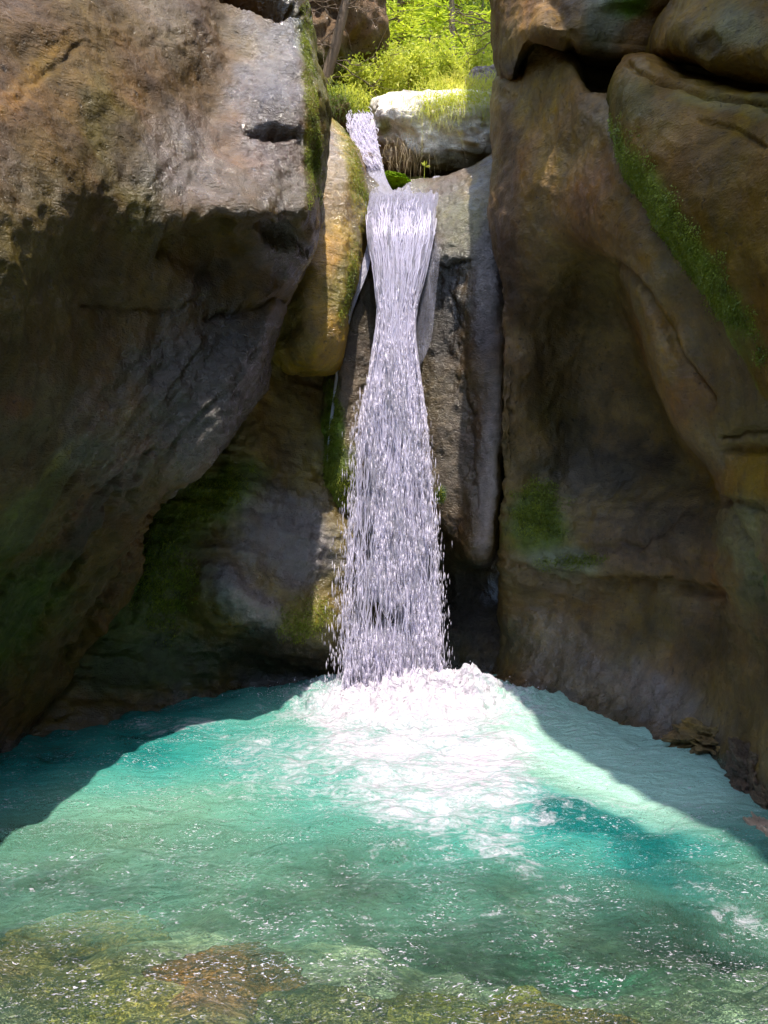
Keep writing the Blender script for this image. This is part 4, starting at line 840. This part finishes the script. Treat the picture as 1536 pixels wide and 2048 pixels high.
def broadleaf(name, base, h, cr, nl, ls, mat, label, group=None, cat='tree', squash=.8, tr=.05):
    root = empty(name, tuple(base)); tag(root, label, cat, group); base = np.array(base)
    limbs = []; top = base + (rng.normal() * .2, 0, h)
    tk = bent(base - (0, 0, .2), top, 10, .12); limbs.append(tube(tk, np.linspace(tr, tr * .3, 10)))
    tips = []
    for k in range(16):
        s = tk[rng.randint(3, 10)]; a = rng.rand() * 2 * PI; el = rng.uniform(-.1, .9)
        e = s + cr * rng.uniform(.5, 1.05) * np.array([math.cos(a) * math.cos(el), math.sin(a) * math.cos(el), math.sin(el) * squash])
        b = bent(s, e, 7, .12); limbs.append(tube(b, np.linspace(tr * .35, .006, 7), 5)); tips += [b[3], b[4], b[5], b[6]]
    v, f = join(limbs); mesh_np('trunk', v, [f], M_bark, parent=root)
    tips = np.array(tips); w = rng.choice(len(tips), nl, p=None)
    cen = tips[w] + rng.normal(size=(nl, 3)) * cr * .17
    v, f = leaves(cen, ls * rng.uniform(.6, 1.3, nl)); mesh_np('crown', v, [f], mat, parent=root, smooth=False)
    return root
def spruce(name, base, h, spread, label, group=None, mat=None, nb=70, per=46, lean=(0, 0)):
    root = empty(name, tuple(base)); tag(root, label, 'tree', group); base = np.array(base)
    top = base + (lean[0], lean[1], h); tk = bent(base - (0, 0, .2), top, 12, .05)
    limbs = [tube(tk, np.linspace(.09, .015, 12))]; cen = []; dirs = []
    for k in range(nb):
        t = rng.uniform(.05, .98); s = base * (1 - t) + top * t; a = rng.rand() * 2 * PI; ln = spread * (1.08 - t) * rng.uniform(.7, 1.1)
        d = np.array([math.cos(a), math.sin(a), 0])
        tt = np.linspace(0, 1, 8)[:, None]; b = s + d * ln * tt + np.array([0, 0, 1]) * (-.30 * ln * tt + .22 * ln * tt ** 2.5)
        limbs.append(tube(b, np.linspace(.018, .004, 8), 4))
        sd = np.array([-d[1], d[0], 0])
        u = rng.rand(per) ** .8; sg = rng.choice([-1, 1], per); wl_ = rng.rand(per) * .32 * ln * (1.1 - u)
        pos = s + d * (ln * u)[:, None] + np.array([0, 0, 1]) * (-.30 * ln * u + .22 * ln * u ** 2.5)[:, None] + sd * (sg * wl_)[:, None] + d * (wl_ * .7)[:, None]
        pos[:, 2] -= wl_ * .35 + rng.rand(per) * .04
        cen.append(pos); dirs.append(sd * sg[:, None] + d * .9 + (0, 0, -.35))
    v, f = join(limbs); mesh_np('trunk', v, [f], M_bark, parent=root)
    cen = np.concatenate(cen); dirs = np.concatenate(dirs); n = len(cen)
    v, f = leaves(cen, rng.uniform(.05, .10, n), dirs, .22); mesh_np('crown', v, [f], mat or M_needle, parent=root, smooth=False)
    return root
G = 'trees growing on the slope behind the boulder'
spruce('spruce_tree', W(800, 210, 14.5), 4.6, 1.7, 'bright spruce with drooping boughs in the middle of the gorge opening', G, nb=110, per=60)
spruce('spruce_tree', W(905, 190, 17.0), 5.5, 1.9, 'yellow green spruce right of the middle, behind the pale boulder', G, nb=110, per=60)
spruce('spruce_tree', W(735, 200, 19.0), 7.0, 2.2, 'far spruce behind the shaded brown boulder', G, nb=110, per=55)
broadleaf('broadleaf_tree', W(965, 170, 19.5), 4.0, 1.9, 6000, .07, M_fardark, 'dull green leafy tree close to the right cliff edge', G)
broadleaf('broadleaf_tree', W(860, 160, 22.0), 6.0, 3.0, 9000, .10, M_leaf, 'tall leafy tree far up the slope behind the spruces', G)
broadleaf('shrub', W(745, 190, 12.6), .55, .5, 3500, .035, M_leaf, 'bright green shrub leaning left of the pale boulder', cat='shrub', tr=.02)
broadleaf('shrub', W(820, 165, 13.0), .5, .55, 3500, .035, M_leaf, 'bright green shrub right behind the top of the pale boulder', cat='shrub', tr=.02)
broadleaf('shrub', W(930, 165, 12.6), .45, .5, 3500, .032, M_leaf, 'low leafy shrub by the right cliff above the boulder', cat='shrub', tr=.02)
# understory mass on the slope
n = 42000
x = rng.uniform(-7, 7, n); y = 13 + 22 * rng.rand(n) ** 1.3
p = np.stack([x, y, 0 * x], -1)
z = 4.6 + .25 * (y - 10) + .85 * np.maximum(y - 15, 0) + .9 * np.maximum(np.abs(x) - 1.4, 0) * sstep(9, 13, y) + .5 * fbm(p, .5, 4, 2)
z = z + np.abs(rng.normal(size=n)) * .35 * (1 + np.maximum(fbm(p, 1.1, 3, 6), -.6) * 1.6)
v, f = leaves(np.stack([x, y, z], -1), rng.uniform(.05, .12, n) * (.6 + y / 30))
o = mesh_np('undergrowth', v, [f], M_leaf, smooth=False); tag(o, 'leafy undergrowth covering the sunlit slope', 'undergrowth', kind='stuff')

# thin leaning tree with bare branches
b0 = np.array(W(648, 165, 11.6)); root = empty('thin_tree', tuple(b0)); tag(root, 'thin leaning tree with a bare brown trunk in front of the shaded boulder', 'tree')
t0 = np.array(W(694, -10, 11.4)); t1 = np.array(W(705, -420, 11.0))
tk = np.concatenate([bent(b0 - (0.05, 0, .25), t0, 9, .03), bent(t0, t1, 9, .05)[1:]])
v, f = tube(tk, np.linspace(.085, .045, len(tk)), 12); mesh_np('trunk', v, [f], M_bark, parent=root)
br = []
for k in range(34):
    s = tk[rng.randint(3, len(tk))]; a = rng.uniform(-PI, PI); ln = rng.uniform(.5, 1.4)
    e = s + np.array([math.cos(a), math.sin(a) * .6, rng.uniform(-.55, .1)]) * ln; b = bent(s, e, 8, .16); br.append(tube(b, np.linspace(.010, .003, 8), 4))
    for j in range(4):
        s2 = b[rng.randint(2, 8)]; br.append(tube(bent(s2, s2 + rng.normal(size=3) * .28, 5, .06), np.linspace(.004, .0015, 5), 3))
v, f = join(br); mesh_np('bare_branches', v, [f], M_bark, parent=root)
cen = np.concatenate([bent(tk[-2], tk[-2] + (rng.normal(), rng.normal(), rng.uniform(-.6, .9)), 60, .6) for _ in range(14)])
v, f = leaves(cen, rng.uniform(.05, .09, len(cen)), None, .25); mesh_np('crown', v, [f], M_needle, parent=root, smooth=False)
br = []
s0 = np.array(W(1010, 60, 10.5)); 
for tx, ty in ((880, -5), (900, 25), (935, 70), (925, 110)):
    b = bent(s0, W(tx, ty, 10.8), 12, .10); br.append(tube(b, np.linspace(.012, .003, 12), 4))
    for j in range(6):
        s2 = b[rng.randint(3, 12)]; br.append(tube(bent(s2, s2 + rng.normal(size=3) * (.25, .2, .25), 6, .08), np.linspace(.004, .0015, 6), 3))
v, f = join(br); o = mesh_np('dead_branch', v, [f], M_bark); tag(o, 'bare dead branch reaching out from behind the right cliff', 'branch')

# grasses
def blades(base, dirn_, n, length, width, spread, droop):
    """curved blades; base (n,3)"""
    seg = 5; t = np.linspace(0, 1, seg)
    ln = length * rng.uniform(.5, 1.2, n); d = np.array(dirn_) + rng.normal(size=(n, 3)) * spread; d /= np.linalg.norm(d, axis=1)[:, None]
    P = base[:, None] + d[:, None] * (ln[:, None] * t)[..., None]; P[..., 2] -= droop * ln[:, None] * t ** 2.0 * 1.0
    sd = np.cross(d, rng.normal(size=(n, 3))); sd /= np.linalg.norm(sd, axis=1)[:, None]
    w = (width * (1 - t) + .0008)[None, :, None] * sd[:, None]
    V = np.stack([P - w, P + w], 2).reshape(n, seg * 2, 3)
    k = np.arange(seg - 1) * 2; q = np.stack([k, k + 1, k + 3, k + 2], -1)
    return V.reshape(-1, 3), (q[None] + (np.arange(n) * seg * 2)[:, None, None]).reshape(-1, 4)
def tuft(name, cpx, cpy, Yd, sx, sy, sz, n, length, droop, mat, label, dirn_=(0, -.5, .8), width=.004, cat='grass', spread=.45):
    c = np.array(W(cpx, cpy, Yd)); b = c + rng.normal(size=(n, 3)) * (sx, sy, sz)
    v, f = blades(b, dirn_, n, length, width, spread, droop)
    o = mesh_np(name, v, [f], mat); return tag(o, label, cat)
tuft('grass_tuft', 905, 215, 10.05, .24, .10, .08, 1700, .26, 1.3, M_grass, 'long yellow green grass drooping over the front of the pale boulder')
tuft('grass_tuft', 945, 205, 10.15, .16, .10, .10, 900, .24, 1.2, M_grass, 'drooping grass tuft on the pale boulder close to the right cliff')
tuft('grass_tuft', 930, 172, 11.2, .34, .12, .04, 900, .20, .5, M_grass, 'upright sunlit grass fringe along the top of the pale boulder', (0, -.1, 1))
tuft('fern_clump', 665, 215, 10.9, .16, .14, .12, 1500, .22, 1.3, M_dark_grass, 'dark green hanging fern clump left of the small cascade', cat='fern')
tuft('fern_clump', 690, 200, 11.2, .20, .14, .08, 900, .24, 1.0, M_leaf, 'brighter fern clump above the small cascade', cat='fern')
tuft('root_fringe', 800, 300, 10.1, .26, .05, .10, 260, .15, 1.6, M_root, 'brown dry roots hanging under the left end of the pale boulder', (.1, -.3, -.2), .0025, 'roots', .8)
tuft('grass_tuft', 985, 235, 10.2, .08, .10, .10, 400, .22, 1.2, M_grass, 'small grass tuft against the right cliff edge on the boulder')
# moss cushion in the notch
boulder('moss_cushion', W(788, 366, 9.75), (.20, .25, .085), 55.0, M_rough, (.20, .34, .015), 'bright green moss cushion in the notch just above the falling water', cat='moss', amp=.25, wet=0)
# sprout
c = np.array(W(846, 370, 9.3)); root = empty('sprout', tuple(c)); tag(root, 'single bright green sprout standing on the lip in front of the boulder', 'plant')
tip = np.array(W(850, 332, 9.3)); v, f = tube(bent(c - (0, 0, .04), tip, 7, .01), np.linspace(.004, .003, 7), 5); mesh_np('stem', v, [f], M_leaf, parent=root)
for dx, dz in ((-.04, .03), (.05, .0), (.02, .05), (-.01, .05), (.06, -.02)):
    v, f = leaves(np.array([tip + (dx * .6, -.01, dz * .6)]), np.array([.035]), np.array([[dx, 0., dz]]) * 20, .45); mesh_np('leaf', v, [f], M_leaf, parent=root, smooth=False)

# ================================================================== STONES UNDER THE WATER
for px_, py_, rx, ry, c_, lab in (
    (430, 1900, .34, .22, (.40, .20, .10), 'reddish brown slab under the water at the bottom left of centre'),
    (130, 1800, .42, .26, (.34, .24, .10), 'ochre stone under the shallow water at the left edge'),
    (220, 1960, .28, .18, (.44, .34, .14), 'yellowish stone under the water in the bottom left corner'),
    (830, 1985, .34, .16, (.30, .24, .09), 'olive stone under the water at the bottom centre'),
    (1050, 1915, .14, .12, (.30, .24, .08), 'small yellow stone under the water right of the bottom centre'),
    (1130, 2000, .30, .14, (.26, .16, .06), 'dark brown stone under the water at the bottom right of centre'),
    (640, 1990, .26, .14, (.30, .24, .12), 'grey brown stone under the water left of the bottom centre')):
    Yd = CAMH * F / (py_ - 1024) ; c3 = W(px_, py_, Yd)
    boulder('submerged_stone', (c3[0], c3[1] + .15, float(pool_bed(np.array([c3[0]]), np.array([c3[1] + .15]))[0]) + .0), (rx * .95, ry * .95, .07), px_ * .37, M_smooth, c_, lab, cat='stone', amp=.28, n=50, wet=0, group='stones lying on the pool bed')

# ================================================================== MOSS growing on the damp stone
M_moss = leaf_material('moss_tufts', (.11, .15, .010), (.30, .34, .03), .4)
def moss_on(ob, spots, n, length, label):
    me = ob.data; v = np.empty(len(me.vertices) * 3); me.vertices.foreach_get('co', v); v = v.reshape(-1, 3)
    nn = np.empty(len(me.vertices) * 3); me.vertices.foreach_get('normal', nn); nn = nn.reshape(-1, 3)
    Yc = np.maximum(v[:, 1], .5); px = v[:, 0] / Yc * F + 768; py = 1024 - (v[:, 2] - CAMH) / Yc * F
    w = np.zeros(len(v)); cl = fbm(v, 5.0, 3, 66)
    for (cx, cy_, rx, ry, ang) in spots: w = np.maximum(w, 1 - sstep(.3, 1.1, ell(px, py, cx, cy_, rx, ry, ang) + .5 * cl))
    facing = (nn * (np.array([0, 0, CAMH]) - v)).sum(1) > 0
    w = w * facing * (v[:, 2] > .02); w /= w.sum()
    i = rng.choice(len(v), n, p=w); b = v[i] + rng.normal(size=(n, 3)) * .008
    seg = 3; t = np.linspace(0, 1, seg); ln = length * rng.uniform(.4, 1.3, n); d = nn[i] * .6 + rng.normal(size=(n, 3)) * .5 + (0, 0, -.25); d /= np.linalg.norm(d, axis=1)[:, None]
    P = b[:, None] + d[:, None] * (ln[:, None] * t)[..., None]; P[..., 2] -= .4 * ln[:, None] * t ** 2
    sd = np.cross(d, rng.normal(size=(n, 3))); sd /= np.linalg.norm(sd, axis=1)[:, None]
    ww = (.0045 * (1 - t) + .001)[None, :, None] * sd[:, None]
    V = np.stack([P - ww, P + ww], 2).reshape(-1, 3); k = np.arange(seg - 1) * 2; q = np.stack([k, k + 1, k + 3, k + 2], -1)
    o = mesh_np('moss', V, [(q[None] + (np.arange(n) * seg * 2)[:, None, None]).reshape(-1, 4)], M_moss, smooth=False)
    return tag(o, label, 'moss', kind='stuff')
D = bpy.data.objects
moss_on(D['rock_chute'], [(664, 900, 22, 150, 2), (690, 985, 26, 60, 0), (880, 990, 12, 20, 0)], 9000, .022, 'yellow green moss edging the dark rock along the thin trickle')
moss_on(D['rock_wall'], [(610, 1240, 60, 50, 0), (400, 1005, 130, 40, -30), (330, 1150, 80, 110, 0)], 12000, .020, 'olive moss on the hollowed wall left of the falling water')
moss_on(D['rock_lobe'], [(712, 350, 16, 120, -12), (700, 560, 14, 90, 8)], 5000, .014, 'golden green moss along the right edge of the hanging lobe')
moss_on(D['boulder'], [(1350, 460, 300, 46, 56)], 16000, .010, 'bright moss in a long streak down the jammed boulder')
for ob in list(D):
    if ob.name.startswith('cliff') and ob.type == 'MESH' and 'right of the waterfall' in str(ob.get('label')):
        moss_on(ob, [(1085, 1020, 60, 70, 0), (1150, 1120, 80, 16, -5)], 7000, .016, 'dark green moss inside the hollow of the right cliff')
    if ob.name.startswith('cliff') and ob.type == 'MESH' and 'filling the whole left' in str(ob.get('label')):
        moss_on(ob, [(622, 200, 14, 200, -5), (618, 330, 10, 90, 0)], 9000, .009, 'thin yellow green moss on the edge of the big left cliff')
